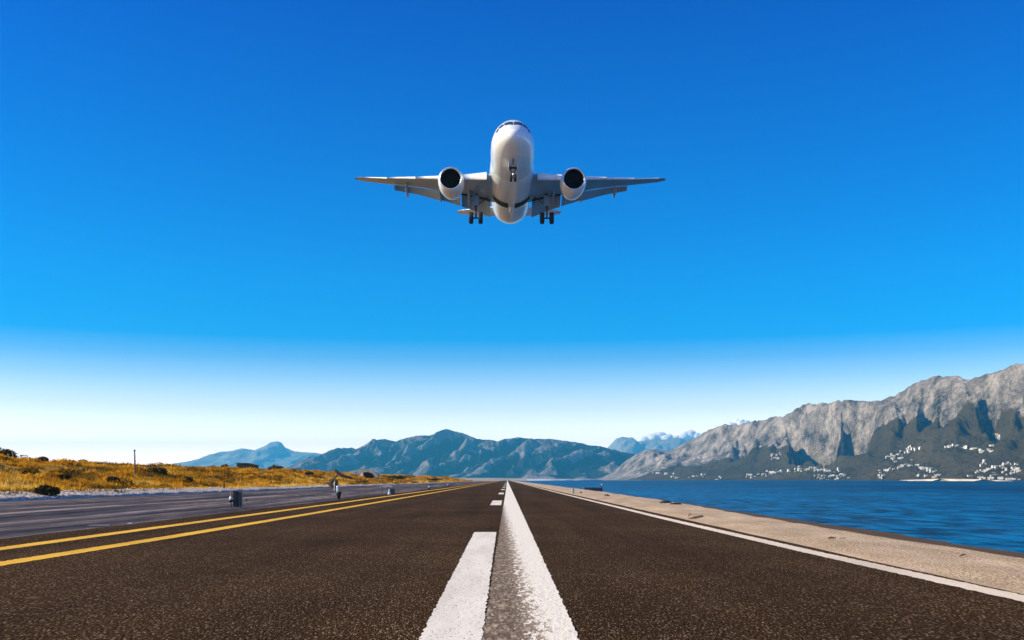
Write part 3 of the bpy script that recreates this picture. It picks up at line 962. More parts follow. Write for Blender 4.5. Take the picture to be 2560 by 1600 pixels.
# nose gear
gy, za = 4.1, -3.42
leg = MB().tube([(0, gy - 0.05, -1.9), (0, gy, -2.85)], [0.13, 0.12], 12)
leg.tube([(0, gy, -2.8), (0, gy, za)], [0.075, 0.075], 10)
leg.tube([(0, gy + 1.2, -2.15), (0, gy + 0.05, -2.75)], [0.06, 0.06], 8)
leg.tube([(0, gy - 0.10, -2.85), (0, gy - 0.32, -3.2), (0, gy - 0.10, -3.35)], [0.035, 0.035, 0.035], 6)
leg = leg.build('nose_gear', ALU, plane, True)
bx = MB()
bx.box((0, gy - 0.12, -2.42), (0.72, 0.18, 0.22), 0.03)
bx.tube([(-0.36, gy - 0.05, -2.45), (-0.08, gy, -2.95)], [0.05, 0.05], 6)
bx.tube([(0.36, gy - 0.05, -2.45), (0.08, gy, -2.95)], [0.05, 0.05], 6)
bx.build('steering_yoke', DARK_METAL, leg)
for d_ in (-1, 1):
    MB().lathe([(0, 0.02), (0.0, 0.085), (0.12, 0.07), (0.14, 0.02)], 'y', (d_ * 0.2, gy - 0.34, -2.62), 12).build('taxi_light', GLASS_M, leg)
    wh = MB().lathe([(-0.07, 0.18), (-0.115, 0.24), (-0.12, 0.32), (-0.08, 0.375), (0.08, 0.375), (0.12, 0.32), (0.115, 0.24), (0.07, 0.18)], 'x', (d_ * 0.21, gy, za), 24).build('wheel', RUBBER, leg, True)
    MB().lathe([(-0.09, 0.02), (-0.08, 0.19), (0.08, 0.19), (0.09, 0.02)], 'x', (d_ * 0.21, gy, za), 16).build('wheel_hub', ALU, wh, True)
    MB().box((d_ * 0.46, gy - 0.1, -2.38), (0.035, 1.5, 0.62), 0.012).build('gear_door', AIR_WHITE, leg)
MB().tube([(-0.3, gy, za), (0.3, gy, za)], [0.05, 0.05], 10).build('axle', ALU, leg, True)
MB().tube([(0, 3.0, -1.9), (0, 3.25, -2.35), (0, 3.4, -2.4)], [0.06, 0.05, 0.02], 8).build('antenna', DARK_METAL, plane, True)


# ------------------------------------------------------------------ field vegetation
def blades(px, py, pz, hh, nb, tint, spread=0.5, wid=0.05, lean=0.35, r=rng):
    """grass tufts as single triangle blades; returns verts, faces, tint"""
    n = len(px)
    a = r.uniform(0, 2 * np.pi, (n, nb))
    rad = r.uniform(0, 1, (n, nb)) * spread * hh[:, None]
    bx_ = px[:, None] + np.cos(a) * rad; by_ = py[:, None] + np.sin(a) * rad
    h = hh[:, None] * r.uniform(0.55, 1.15, (n, nb))
    la = a + r.normal(0, 0.6, (n, nb))
    tx_ = bx_ + np.cos(la) * h * lean * r.uniform(0.2, 1.4, (n, nb)); ty_ = by_ + np.sin(la) * h * lean
    wa = r.uniform(-1.5, 1.5, (n, nb))
    w = wid * h
    dx, dy = np.cos(wa) * w, np.sin(wa) * w
    z0 = np.repeat(pz[:, None], nb, 1) - 0.03
    V = np.stack([np.stack([bx_ - dx, by_ - dy, z0], -1), np.stack([bx_ + dx, by_ + dy, z0], -1), np.stack([tx_, ty_, z0 + h], -1)], 2)
    t = np.clip(tint[:, None] + r.normal(0, 0.08, (n, nb)), 0, 1)
    return V.reshape(-1, 3), np.repeat(t.ravel(), 3)


def tri_obj(name, V, T, mat, parent=None):
    me = bpy.data.meshes.new(name)
    n = len(V) // 3
    me.vertices.add(len(V)); me.loops.add(len(V)); me.polygons.add(n)
    me.vertices.foreach_set('co', np.asarray(V, dtype=np.float32).ravel())
    me.loops.foreach_set('vertex_index', np.arange(len(V), dtype=np.int32))
    me.polygons.foreach_set('loop_start', np.arange(n, dtype=np.int32) * 3)
    me.polygons.foreach_set('loop_total', np.full(n, 3, dtype=np.int32))
    me.update(calc_edges=True)
    me.materials.append(mat)
    o = link(bpy.data.objects.new(name, me), parent)
    attr(o, 'tint', T)
    return o


def tint_at(x, y):
    a = fbm(x * 0.35, y * 0.12, 4, 81); b = fbm(x * 0.09, y * 0.03, 3, 83)
    return np.clip((a * 0.65 + b * 0.35 - 0.5) * 3.8 + 0.52, 0.0, 1)


VV = []; TT = []
for (n, y0, y1, x0, x1, h0, h1, nb) in ((26000, 24, 95, 20.3, 58, 0.16, 0.42, 5), (20000, 95, 240, 20.3, 60, 0.2, 0.55, 5), (9000, 240, 600, 20.3, 52, 0.3, 0.8, 4)):
    y = rng.uniform(y0, y1, n); x = -(x0 + (x1 - x0) * rng.uniform(0, 1, n) ** 1.3)
    den = fbm(x * 0.5, y * 0.2, 3, 91)
    kq = den > 0.36
    x, y = x[kq], y[kq]
    h = 0.85 * rng.uniform(h0, h1, len(x)) * (0.5 + 0.9 * fbm(x * 0.3, y * 0.12, 3, 93))
    v, t = blades(x, y, field_z(x, y), h, nb, tint_at(x, y) + 0.05, 0.55, 0.11)
    VV.append(v); TT.append(t)
tag(tri_obj('dry_grass', np.concatenate(VV), np.concatenate(TT), GRASS), 'golden dry grass covering the slope left of the grey strip', 'grass', kind='stuff')

# low brown scrub mounds all over the slope, one mass
VV = []; TT = []
for k in range(1000):
    y = rng.uniform(32, 230) if k < 850 else rng.uniform(330, 590)
    x = -rng.uniform(21.5, 45)
    w = rng.uniform(0.25, 1.0) * (0.6 + y / 250); hgt_ = w * rng.uniform(0.25, 0.5)
    n = 140
    d = rng.normal(size=(n, 3)); d /= np.linalg.norm(d, axis=1)[:, None]; d[:, 2] = np.abs(d[:, 2])
    c = np.stack([x + d[:, 0] * w * (0.7 + 0.4 * rng.uniform()), y + d[:, 1] * w * 1.8, field_z(x, y) + d[:, 2] * hgt_ - 0.05], -1)
    e1 = rng.normal(size=(n, 3)) * 0.08 * (0.5 + w); e2 = rng.normal(size=(n, 3)) * 0.08 * (0.5 + w)
    VV.append(np.stack([c - e1, c + e1 * 0.6 + e2, c - e2 * 0.4 + e1 * 0.3], 1).reshape(-1, 3))
    TT.append(np.repeat(np.clip(rng.uniform(0.0, 0.62) + rng.normal(0, 0.1, n) + 0.25 * d[:, 2], 0, 1), 3))
tag(tri_obj('brown_scrub', np.concatenate(VV), np.concatenate(TT), GRASS), 'low brown scrub mounds scattered through the dry grass', 'scrub', kind='stuff')


def bush(name, x, y, w, h, label, mat=LEAF, n=900, depth=0.8, tlo=0.1, thi=0.8, leaf=0.09, z=None, group=None, flat=False):
    z = float(field_z(x, y)) if z is None else z
    h *= 0.85
    root = empty(name, (x, y, z - 0.03))
    d = rng.normal(size=(n, 3)); d /= np.linalg.norm(d, axis=1)[:, None]
    r = rng.uniform(0.35, 1, n) ** 0.5
    lump = 0.62 + 0.75 * fbm(d[:, 0] * 2.2 + x, d[:, 2] * 2.2 + d[:, 1] * 1.3 + y, 3, 97)
    c = d * (r * lump)[:, None]
    if flat:
        c[:, 2] = np.clip(c[:, 2], -0.6, 0.55)
    c = np.stack([c[:, 0] * w / 2, c[:, 1] * w / 2 * depth, h * 0.5 + c[:, 2] * h * 0.55], -1)
    c[:, 2] = np.maximum(c[:, 2], 0.01)
    e1 = rng.normal(size=(n, 3)) * leaf; e2 = rng.normal(size=(n, 3)) * leaf
    V = np.stack([c - e1, c + e1 * 0.5 + e2, c - e2 * 0.5 + e1 * 0.5], 1).reshape(-1, 3)
    T = np.repeat(np.clip(rng.uniform(tlo, thi, n) * (0.6 + 0.8 * fbm(c[:, 0] * 3, c[:, 2] * 3 + 5, 2, 99)), 0, 1), 3)
    tri_obj('foliage', V, T, mat, root)
    st = MB()
    for k in range(4):
        a = 2 * math.pi * k / 4 + 0.4
        st.tube([(0.03 * math.cos(a), 0.03 * math.sin(a), 0), (0.1 * w * math.cos(a), 0.1 * w * math.sin(a), h * 0.35), (0.26 * w * math.cos(a), 0.2 * w * math.sin(a), h * 0.7)], [0.03, 0.02, 0.008], 5)
    st.build('stem', TIMBER, root)
    return tag(root, label, 'bush', group)


TIMBER = simple('weathered_timber', (0.13, 0.085, 0.05), 0.85, 0.4, 9, 0.01)
GREY_TIMBER = simple('grey_timber', (0.20, 0.21, 0.22), 0.8, 0.35, 9, 0.01)


def fpos(u, Y):
    return (u - 1268) / F * Y


bush('bush', -19.9, 43.0, 0.95, 0.52, 'dark rounded bush at the foot of the slope beside the pale stony bank', tlo=0.0, thi=0.35, leaf=0.05, n=1800)
bush('bush', fpos(8, 78), 78, 2.0, 1.15, 'tall olive bush on the slope crest at the left edge of the picture', leaf=0.07, n=1400)
bush('bush', fpos(105, 82), 82, 1.1, 0.6, 'green bush on the slope crest right of the leaning fence post', leaf=0.06)
bush('bush', fpos(52, 80), 80, 1.5, 0.75, 'thin straggly bush on the crest just right of the leaning fence post', n=160, leaf=0.05, tlo=0.3)
bush('bush', fpos(208, 92), 92, 0.85, 0.55, 'small round green bush alone on the crest left of the tall marker post', leaf=0.05)
bush('bush', fpos(561, 140), 140, 1.25, 0.95, 'dark bush on the crest left of the low green shed', leaf=0.08)
bush('bush', fpos(283, 66), 66, 0.95, 0.5, 'brown shaded bush halfway up the slope left of the tall marker post', leaf=0.05, tlo=0.0, thi=0.4)
bush('bush', fpos(392, 85), 85, 1.9, 0.75, 'wide dark bush halfway up the slope right of the tall marker post', leaf=0.07, tlo=0.0, thi=0.55)
bush('bush', fpos(467, 80), 80, 0.9, 0.5, 'dark bush low on the slope above the brown stub post', leaf=0.06, tlo=0.0, thi=0.3)
bush('bush', fpos(72, 60), 60, 0.9, 0.4, 'dark low bush in the hollow below the leaning fence post', leaf=0.05, tlo=0.0, thi=0.25)
bush('bush', fpos(160, 62), 62, 1.1, 0.36, 'flat black bush in the middle of the left slope', leaf=0.05, tlo=0.0, thi=0.15)
bush('bush', fpos(690, 165), 165, 2.6, 1.0, 'brown green bush on the crest right of the low green shed', leaf=0.09, tlo=0.1, thi=0.6)
bush('bush', fpos(775, 150), 150, 1.4, 0.9, 'round brown bush low on the slope left of the leaning log', leaf=0.09, tlo=0.0, thi=0.5)
bush('dry_bush', fpos(833, 100), 100, 1.1, 1.0, 'pale straw coloured bush drooping over the bank above the black lamp', STRAW, leaf=0.07, n=500, z=0.1)
bush('bush', fpos(905, 150), 150, 2.0, 0.75, 'rounded olive bush in front of the domed grey shelter', leaf=0.09, tlo=0.3, thi=1.0)
bush('hedge', fpos(985, 260), 260, 6.8, 1.0, 'long low brown hedge right of the domed grey shelter', leaf=0.14, n=1400, depth=0.3, tlo=0.0, thi=0.5, flat=True)
bush('hedge', fpos(1080, 330), 330, 4.2, 1.2, 'short dark hedge near the far end of the slope', leaf=0.16, n=900, depth=0.4, tlo=0.0, thi=0.5, flat=True)

# ------------------------------------------------------------------ posts and small structures on the slope
x, y = fpos(337, 80), 80
z = float(field_z(x, y))
pr = empty('marker_post', (x, y, z - 0.1))
MB().tube([(0, 0, 0), (0.01, 0, 0.5)], [0.075, 0.07], 10).build('post_foot', TIMBER, pr, True)
MB().tube([(0.01, 0, 0.5), (-0.02, 0, 1.98)], [0.066, 0.056], 10).build('post_shaft', GREY_TIMBER, pr, True)
MB().lathe([(1.97, 0.02), (1.98, 0.085), (2.05, 0.085), (2.07, 0.03)], 'z', (-0.02, 0, 0), 12, True).build('post_cap', GREY_TIMBER, pr)
tag(pr, 'tall slim grey marker post standing on the golden slope against the sky', 'post')
x, y = fpos(33, 76), 76
pr = MB().tube([(0.06, 0, -0.1), (0.0, 0, 0.4), (-0.08, 0, 0.85)], [0.055, 0.055, 0.045], 8).build('fence_post', GREY_TIMBER)
pr.location = (x, y, float(field_z(x, y)))
tag(pr, 'short leaning fence post on the slope crest near the left edge', 'post')
pr = MB().tube([(0, 0, -0.1), (0.01, 0.0, 0.3), (-0.01, 0, 0.62)], [0.06, 0.06, 0.05], 8).build('stub_post', simple('rusty_timber', (0.13, 0.045, 0.025), 0.85, 0.4, 9))
pr.location = (fpos(560, 70.5), 70.5, 0.1)
tag(pr, 'short red brown stub post at the edge of the stony bank', 'post')
pr = MB().tube([(0, 0, -0.1), (0.0, 0, 0.25), (0.03, 0, 0.72)], [0.035, 0.035, 0.03], 8).build('white_stake', simple('white_stake_paint', (0.72, 0.71, 0.66), 0.7, 0.15, 9))
pr.location = (fpos(836, 78), 78, 0.02)
tag(pr, 'thin white stake beside the straw coloured bush above the black lamp', 'post')

# low green shed
x, y = fpos(620, 150), 150
z = float(field_z(x, y)) + 0.22
sh = empty('shed', (x, y, z))
GREEN_WALL = simple('green_boards', (0.045, 0.060, 0.038), 0.8, 0.35, 3, 0.01)
prof_ = [(-1.45, -0.7), (-1.45, 1.0), (0.2, 1.0), (1.35, 0.72), (1.35, -0.7)]
v = [(a, -0.9, b) for a, b in prof_] + [(a, 0.9, b) for a, b in prof_]
mesh_obj('wall', v, [(0, 4, 3, 2, 1), (5, 6, 7, 8, 9), (0, 1, 6, 5), (3, 4, 9, 8)], GREEN_WALL, sh)
rv = [(-1.6, 1.0), (0.2, 1.0), (1.5, 0.70), (1.5, 0.76), (0.2, 1.07), (-1.6, 1.07)]
v = [(a, -1.0, b) for a, b in rv] + [(a, 1.0, b) for a, b in rv]
mesh_obj('roof', v, [(0, 1, 2, 3, 4, 5), (11, 10, 9, 8, 7, 6)] + [(i, i + 6, (i + 1) % 6 + 6, (i + 1) % 6) for i in range(6)], simple('shed_roof', (0.12, 0.125, 0.10), 0.8, 0.3, 2), sh)
MB().box((-1.75, -0.9, 0.1), (0.12, 0.12, 1.5), 0.01).build('corner_post', simple('pale_post', (0.6, 0.58, 0.45), 0.8, 0.2, 4), sh)
tag(sh, 'low dark green shed with a sloping end on the slope crest', 'shed')

# domed shelter with an open front
x, y = fpos(915, 205), 205
z = float(field_z(x, y)) + 0.25
dm = empty('shelter', (x, y, z))
DOME = simple('shelter_skin', (0.42, 0.40, 0.33), 0.85, 0.25, 1.5, 0.03)
Pd = []
for a in np.linspace(0, math.pi, 25):
    row = []
    for b in np.linspace(-0.5, 1.0, 14):
        rr = math.sqrt(max(0.0, 1 - max(b, 0) ** 2))
        row.append((-math.cos(a) * 2.7 * rr * (1 + 0.03 * math.sin(5 * a)), b * 2.2, math.sin(a) * 1.75 * rr + (0.02 if 0.02 < a < math.pi - 0.02 else -0.8)))
    Pd.append(row)
grid_obj('dome', np.array(Pd), DOME, dm)
Pd = []
for r0 in (1.0, 0.62):
    Pd.append([(-math.cos(a) * 2.7 * r0 + (0.25 if r0 < 1 else 0), -1.1, math.sin(a) * 1.75 * r0 * (1 if r0 == 1 else 1.05)) for a in np.linspace(0, math.pi, 25)])
grid_obj('front_rim', np.array(Pd), DOME, dm, flip=True)
MB().box((0.3, 0.6, 0.55), (3.4, 0.06, 1.2)).build('back_panel', DARK_METAL, dm)
v = [(-1.35, -1.14, 0.0), (-0.35, -1.16, 0.0), (-0.45, -1.16, 0.95), (-0.7, -1.15, 1.0), (-1.1, -1.14, 0.55)]
v2 = [(a, b + 0.06, c) for a, b, c in v]
mesh_obj('white_flap', v + v2, [(0, 1, 2, 3, 4), (9, 8, 7, 6, 5)] + [(i, i + 5, (i + 1) % 5 + 5, (i + 1) % 5) for i in range(5)], simple('white_canvas', (0.82, 0.83, 0.84), 0.8, 0.08, 4), dm)
tag(dm, 'low grey domed shelter with a dark opening and white front flap', 'shelter')

# leaning log
x, y = fpos(838, 150), 150
z = float(field_z(x, y))
lg = MB().tube([(-0.25, 0, 1.55), (0.1, 0.05, 1.2), (0.9, 0.1, 0.62), (1.8, 0.15, 0.35), (2.6, 0.2, 0.1)], [0.12, 0.20, 0.24, 0.22, 0.15], 9)
lg.tube([(0.5, 0.08, 0.8), (0.1, -0.1, 0.4), (-0.3, -0.2, -0.1)], [0.12, 0.1, 0.1], 7)
lg = lg.build('log', simple('log_bark', (0.10, 0.06, 0.045), 0.9, 0.4, 3, 0.03), None, True)
lg.location = (x, y, z + 0.3)
tag(lg, 'dead brown log leaning up out of the grass left of the domed shelter', 'log')

# ------------------------------------------------------------------ edge lights along the apron
BLACK_BOX = simple('black_enclosure', (0.008, 0.009, 0.011), 0.5, 0.3, 8)
PALE_GREEN = simple('pale_green_panel', (0.05, 0.06, 0.06), 0.5, 0.2, 8)
CLEAR = NT('lamp_glass').out((0.62, 0.72, 0.80), 0.12, Specular_IOR_Level=0.8)
WHITE_METAL = simple('white_metal', (0.72, 0.74, 0.76), 0.4, 0.15, 10)
BLUE_METAL = simple('blue_grey_metal', (0.06, 0.085, 0.11), 0.5, 0.3, 10)
AZ = -0.035

Y0 = 30.2
cb = empty('equipment_cabinet', (fpos(589, Y0), Y0, AZ))
MB().box((0, 0, 0.26), (0.115, 0.16, 0.50), 0.008).build('door', BLACK_BOX, cb)
MB().box((0.12, 0.03, 0.255), (0.12, 0.13, 0.46), 0.008).build('housing', PALE_GREEN, cb)
MB().box((0.11, 0.0, 0.005), (0.40, 0.24, 0.03), 0.006).build('base_plate', GEAR_STEEL, cb)
pp = MB().tube([(-0.13, -0.03, 0.0), (-0.13, -0.03, 0.47), (-0.07, 0.0, 0.49)], [0.018, 0.018, 0.018], 8)
pp = pp.build('conduit', GREY_TIMBER, cb, True)
MB().lathe([(0.16, 0.02), (0.17, 0.055), (0.23, 0.065), (0.24, 0.05)], 'z', (-0.13, -0.05, 0), 12).build('lamp_cup', BLACK_BOX, cb, True)
MB().lathe([(0.24, 0.05), (0.28, 0.058), (0.33, 0.04), (0.345, 0.01)], 'z', (-0.13, -0.05, 0), 12).build('lamp_glass', CLEAR, cb, True)
tag(cb, 'narrow black and pale green equipment cabinet standing on the grey strip', 'cabinet')

Y0 = 27.4
pr = empty('marker_rod', (fpos(616, Y0), Y0, AZ))
MB().tube([(0, 0, 0), (-0.01, 0, 0.30)], [0.012, 0.012], 8).build('rod', GREY_TIMBER, pr, True)
MB().lathe([(0.26, 0.012), (0.262, 0.02), (0.315, 0.02), (0.32, 0.005)], 'z', (-0.01, 0, 0), 10).build('rod_cap', DARK_METAL, pr, True)
tag(pr, 'thin knee high metal rod right of the narrow cabinet', 'rod')

Y0 = 40.6
la = empty('edge_light', (fpos(847, Y0), Y0, AZ))
MB().lathe([(0.0, 0.05), (0.02, 0.055), (0.05, 0.03), (0.10, 0.06), (0.30, 0.112), (0.35, 0.112), (0.36, 0.06)], 'z', n=16, caps=True).build('lamp_body', BLACK_BOX, la, True)
MB().lathe([(0.36, 0.045), (0.40, 0.05), (0.56, 0.045), (0.60, 0.01)], 'z', (-0.05, 0, 0), 12).build('lamp_glass', CLEAR, la, True)
MB().tube([(-0.11, 0, 0.25), (-0.30, 0, 0.26)], [0.012, 0.010], 6).build('side_arm', WHITE_METAL, la)
tag(la, 'black cone shaped edge light with a glass tube beside the double yellow line', 'lamp')

Y0 = 54
fr = empty('light_stand', (fpos(970, Y0), Y0, AZ))
MB().tube([(-0.32, 0, 0.0), (-0.32, 0, 0.5)], [0.022, 0.022], 8).build('leg', BLUE_METAL, fr)
MB().tube([(0.0, 0.15, 0.0), (0.0, 0.15, 0.5)], [0.022, 0.022], 8).build('leg', BLUE_METAL, fr)
MB().box((-0.1, 0.05, 0.50), (0.62, 0.22, 0.035), 0.008).build('top_plate', WHITE_METAL, fr)
MB().box((0.20, 0.16, 0.20), (0.30, 0.03, 0.30), 0.008).build('side_panel', BLUE_METAL, fr)
MB().lathe([(0, 0.06), (0.06, 0.08), (0.16, 0.075), (0.22, 0.035), (0.3, 0.045), (0.36, 0.01)], 'z', (0.08, -0.1, 0), 12, True).build('lamp_head', CLEAR, fr, True)
tag(fr, 'small blue grey stand with a flat white top and a glass lamp', 'lamp stand')

for Y0, u, sc2, lab in ((78, 1073, 1.0, 'small dark edge light far along the double yellow line'), (112, 1120, 1.15, 'tiny edge light where the double yellow line nearly meets the grass')):
    la = empty('edge_light', (fpos(u, Y0), Y0, AZ))
    MB().lathe([(0.0, 0.06), (0.04, 0.06), (0.06, 0.03), (0.12, 0.09), (0.24, 0.12 * sc2), (0.27, 0.07)], 'z', n=14, caps=True).build('lamp_body', DARK_METAL, la, True)
    MB().lathe([(0.27, 0.06), (0.34, 0.06), (0.38, 0.01)], 'z', n=12).build('lamp_glass', CLEAR, la, True)
    MB().box((0.18, 0.05, 0.36), (0.2, 0.05, 0.06), 0.01).build('side_arm', BLUE_METAL, la)
    tag(la, lab, 'lamp')

# scrap lying on the apron
for u, v_, w, mat, lab, ct in ((250, 1312, 0.36, simple('faded_board', (0.34, 0.30, 0.31), 0.8, 0.2, 6), 'faded flat board lying at the edge of the asphalt', 'board'), (326, 1307, 0.075, WHITE_METAL, 'small white scrap lying beside the double yellow line', 'scrap')):
    Y0 = 0.8 * F / (v_ - 1200)
    b = MB().box((0, 0, 0.012), (w, 0.10, 0.02), 0.004).build('scrap_piece', mat)
    b.location = (fpos(u, Y0), Y0, AZ + 0.01)
    b.rotation_euler = (0, 0, R(8))
    tag(b, lab, ct)


# ------------------------------------------------------------------ beach things
def beach_z(x, y):
    hit, loc, nn, ii = BEACH.ray_cast(Vector((x, y, 3)), Vector((0, 0, -1)))[0:4] if False else (None,) * 4
    h_ = BV.ray_cast(Vector((x, y, 3)), Vector((0, 0, -1)))
    return h_[0].z if h_[0] is not None else 0.0


bo = bpy.data.objects['beach']
BV = BVHTree.FromPolygons([q.co.copy() for q in bo.data.vertices], [tuple(q.vertices) for q in bo.data.polygons])


def on_beach(u, v_):
    h_ = BV.ray_cast(Vector((0, 0, CAM_H)), ray(u, v_).normalized())
    return h_[0] if h_[0] is not None else at(u, v_, 0.8 * F / (v_ - 1200))


p = on_beach(1433, 1234)
mk = empty('marker_stone', (p.x, p.y, p.z - 0.01))
MB().box((0, 0, 0.17), (0.085, 0.07, 0.36), 0.012).build('post', simple('grey_concrete', (0.30, 0.28, 0.24), 0.85, 0.25, 12), mk)
for d_ in (-1, 1):
    MB().box((d_ * 0.06, 0.0, 0.16), (0.032, 0.05, 0.32), 0.008).build('side_strip', WHITE_METAL, mk)
MB().box((0.25, 0.05, 0.02), (0.36, 0.05, 0.04), 0.01).build('base_rail', simple('brown_rail', (0.24, 0.17, 0.11), 0.8, 0.3, 9), mk)
MB().box((0.46, 0.03, 0.06), (0.10, 0.09, 0.12), 0.012).build('end_block', TIMBER, mk)
tag(mk, 'short grey and white marker post at the road side edge of the beach', 'post')

NAVY = simple('navy_timber', (0.010, 0.022, 0.07), 0.7, 0.35, 4, 0.01)
JY = 84
jt = empty('jetty', (fpos(1444, JY) + 1.3, JY, SEA_Z))
MB().box((0.0, 0, 0.36), (1.5, 1.0, 0.10), 0.02).build('deck', NAVY, jt)
MB().box((0.0, -0.48, 0.20), (1.5, 0.05, 0.20), 0.01).build('side_board', NAVY, jt)
for xx in (-0.68, 0.0, 0.70):
    MB().tube([(xx, -0.42, -0.8), (xx, -0.42, 0.45 if xx < 0.6 else 0.62)], [0.055, 0.055], 9).build('pile', NAVY, jt, True)
MB().lathe([(0.61, 0.05), (0.64, 0.07), (0.70, 0.04), (0.72, 0.01)], 'z', (0.70, -0.42, 0), 10).build('pile_lamp', WHITE_METAL, jt, True)
tag(jt, 'small navy blue timber jetty in the water beside the beach', 'jetty')


def stone(u, v_, w, h, mat, name, lab, cat, rot=0.0, depth=0.7, seed=0):
    p = on_beach(u, v_)
    nn = 18; mm = 11
    Pq = []
    for i in range(mm):
        th = math.pi * i / (mm - 1)
        row = []
        for k in range(nn):
            a = 2 * math.pi * k / nn
            d = Vector((math.sin(th) * math.cos(a), math.sin(th) * math.sin(a), math.cos(th)))
            r = 0.75 + 0.5 * float(fbm(d.x * 1.6 + seed, d.y * 1.6 + d.z * 1.1 + seed, 3, 111 + seed))
            row.append((d.x * r * w / 2, d.y * r * w / 2 * depth, max(d.z * r * h, -0.02)))
        Pq.append(row)
    o = grid_obj(name, np.array(Pq), mat, None, True, True, flip=True)
    o.location = p
    o.rotation_euler = (0, 0, rot)
    return tag(o, lab, cat)


STONE_M = simple('brown_stone', (0.10, 0.06, 0.04), 0.85, 0.4, 9, 0.01)
WEED_M = simple('seaweed', (0.020, 0.022, 0.030), 0.7, 0.5, 14, 0.02)
stone(1517, 1240, 0.28, 0.09, STONE_M, 'stone', 'dark brown stone lying on the far sand near the jetty', 'stone', seed=1)
stone(1664, 1257.5, 0.45, 0.09, WEED_M, 'seaweed_pile', 'dark blue heap of seaweed at the waterline', 'seaweed', 0.3, 0.6, seed=2)
stone(1690, 1261, 0.40, 0.06, WEED_M, 'seaweed_pile', 'flat tail of seaweed right of the dark waterline heap', 'seaweed', 0.2, 0.5, seed=3)


def twig(pts, rads, u, v_, lab, cat='driftwood', name='driftwood', mat=None, rot=0.0):
    p = on_beach(u, v_)
    t = MB()
    for q, r in zip(pts, rads):
        t.tube(q, r, 7)
    o = t.build(name, mat or simple('driftwood_' + str(u), (0.26, 0.17, 0.10), 0.9, 0.35, 14, 0.005), None, True)
    o.location = (p.x, p.y, p.z + 0.004)
    o.rotation_euler = (0, 0, rot)
    return tag(o, lab, cat)


twig([[(-0.17, 0, 0.01), (-0.02, 0.05, 0.03), (0.13, 0.16, 0.05), (0.17, 0.2, 0.045)]], [[0.012, 0.028, 0.022, 0.012]], 1742, 1298, 'tapering stick of driftwood lying by the cream edge line')
twig([[(-0.05, 0, 0.0), (-0.02, 0.06, 0.06), (0.01, 0.1, 0.08)], [(-0.03, 0.03, 0.03), (0.04, 0.08, 0.045)]], [[0.010, 0.010, 0.006], [0.009, 0.005]], 1727, 1292, 'small forked twig standing left of the tapering stick', 'twig', 'twig')
twig([[(-0.05, 0, 0.012), (0.0, 0.03, 0.016), (0.06, 0.03, 0.01)], [(0.1, 0.02, 0.008), (0.2, 0.06, 0.01)]], [[0.012, 0.014, 0.006], [0.006, 0.004]], 2080, 1348, 'broken dark twig on the sand in the middle of the near beach', 'twig', 'twig')
twig([[(-0.06, -0.05, 0.01), (0.0, 0.02, 0.02), (0.07, 0.10, 0.015)]], [[0.006, 0.010, 0.005]], 2408, 1393, 'thin dark twig near the wet edge of the near beach', 'twig', 'twig')

# ------------------------------------------------------------------ houses on the far shore
HW = simple('house_white', (0.80, 0.77, 0.72), 0.8, 0.08, 0.3)
HR = simple('house_roof', (0.50, 0.44, 0.39), 0.8, 0.25, 0.3)
HR2 = simple('house_pale_roof', (0.74, 0.71, 0.66), 0.8, 0.12, 0.3)
HD = simple('house_window', (0.03, 0.04, 0.05), 0.3, 0.2, 0.3)


def house_mesh(w, d, h, rh, roof, wing=0.0):
    V = []; Fc = []; Mi = []

    def bx_(c, s, mi):
        b = len(V)
        for i in (-1, 1):
            for j in (-1, 1):
                for k in (-1, 1):
                    V.append((c[0] + i * s[0] / 2, c[1] + j * s[1] / 2, c[2] + k * s[2] / 2))
        for q in ((0, 1, 3, 2), (4, 6, 7, 5), (0, 4, 5, 1), (2, 3, 7, 6), (0, 2, 6, 4), (1, 5, 7, 3)):
            Fc.append(tuple(b + i for i in q)); Mi.append(mi)
    bx_((0, 0, h / 2 - 1.5), (w, d, h + 3), 0)
    if rh > 0:
        b = len(V)
        e = 0.35
        V.extend([(-w / 2 - e, -d / 2 - e, h), (w / 2 + e, -d / 2 - e, h), (w / 2 + e, d / 2 + e, h), (-w / 2 - e, d / 2 + e, h), (-w / 2 - e, 0, h + rh), (w / 2 + e, 0, h + rh)])
        for q in ((0, 1, 5, 4), (2, 3, 4, 5), (0, 4, 3), (1, 2, 5), (3, 2, 1, 0)):
            Fc.append(tuple(b + i for i in q)); Mi.append(1)
    else:
        bx_((0, 0, h + 0.15), (w + 0.4, d + 0.4, 0.3), 1)
    if wing:
        bx_((w * 0.5 + wing / 2 - 0.2, 0.4, h * 0.35 - 1.5), (wing, d * 0.8, h * 0.7 + 3), 0)
    nwin = max(1, int(w // 2.4))
    for i in range(nwin):
        bx_((-w / 2 + w * (i + 0.5) / nwin, -d / 2 - 0.02, h * 0.55), (0.9, 0.1, 1.0), 2)
    me = bpy.data.meshes.new('house')
    me.from_pydata(V, [], Fc)
    for q in (HW, roof, HD):
        me.materials.append(q)
    me.polygons.foreach_set('material_index', np.array(Mi, dtype=np.int32))
    me.update()
    return me


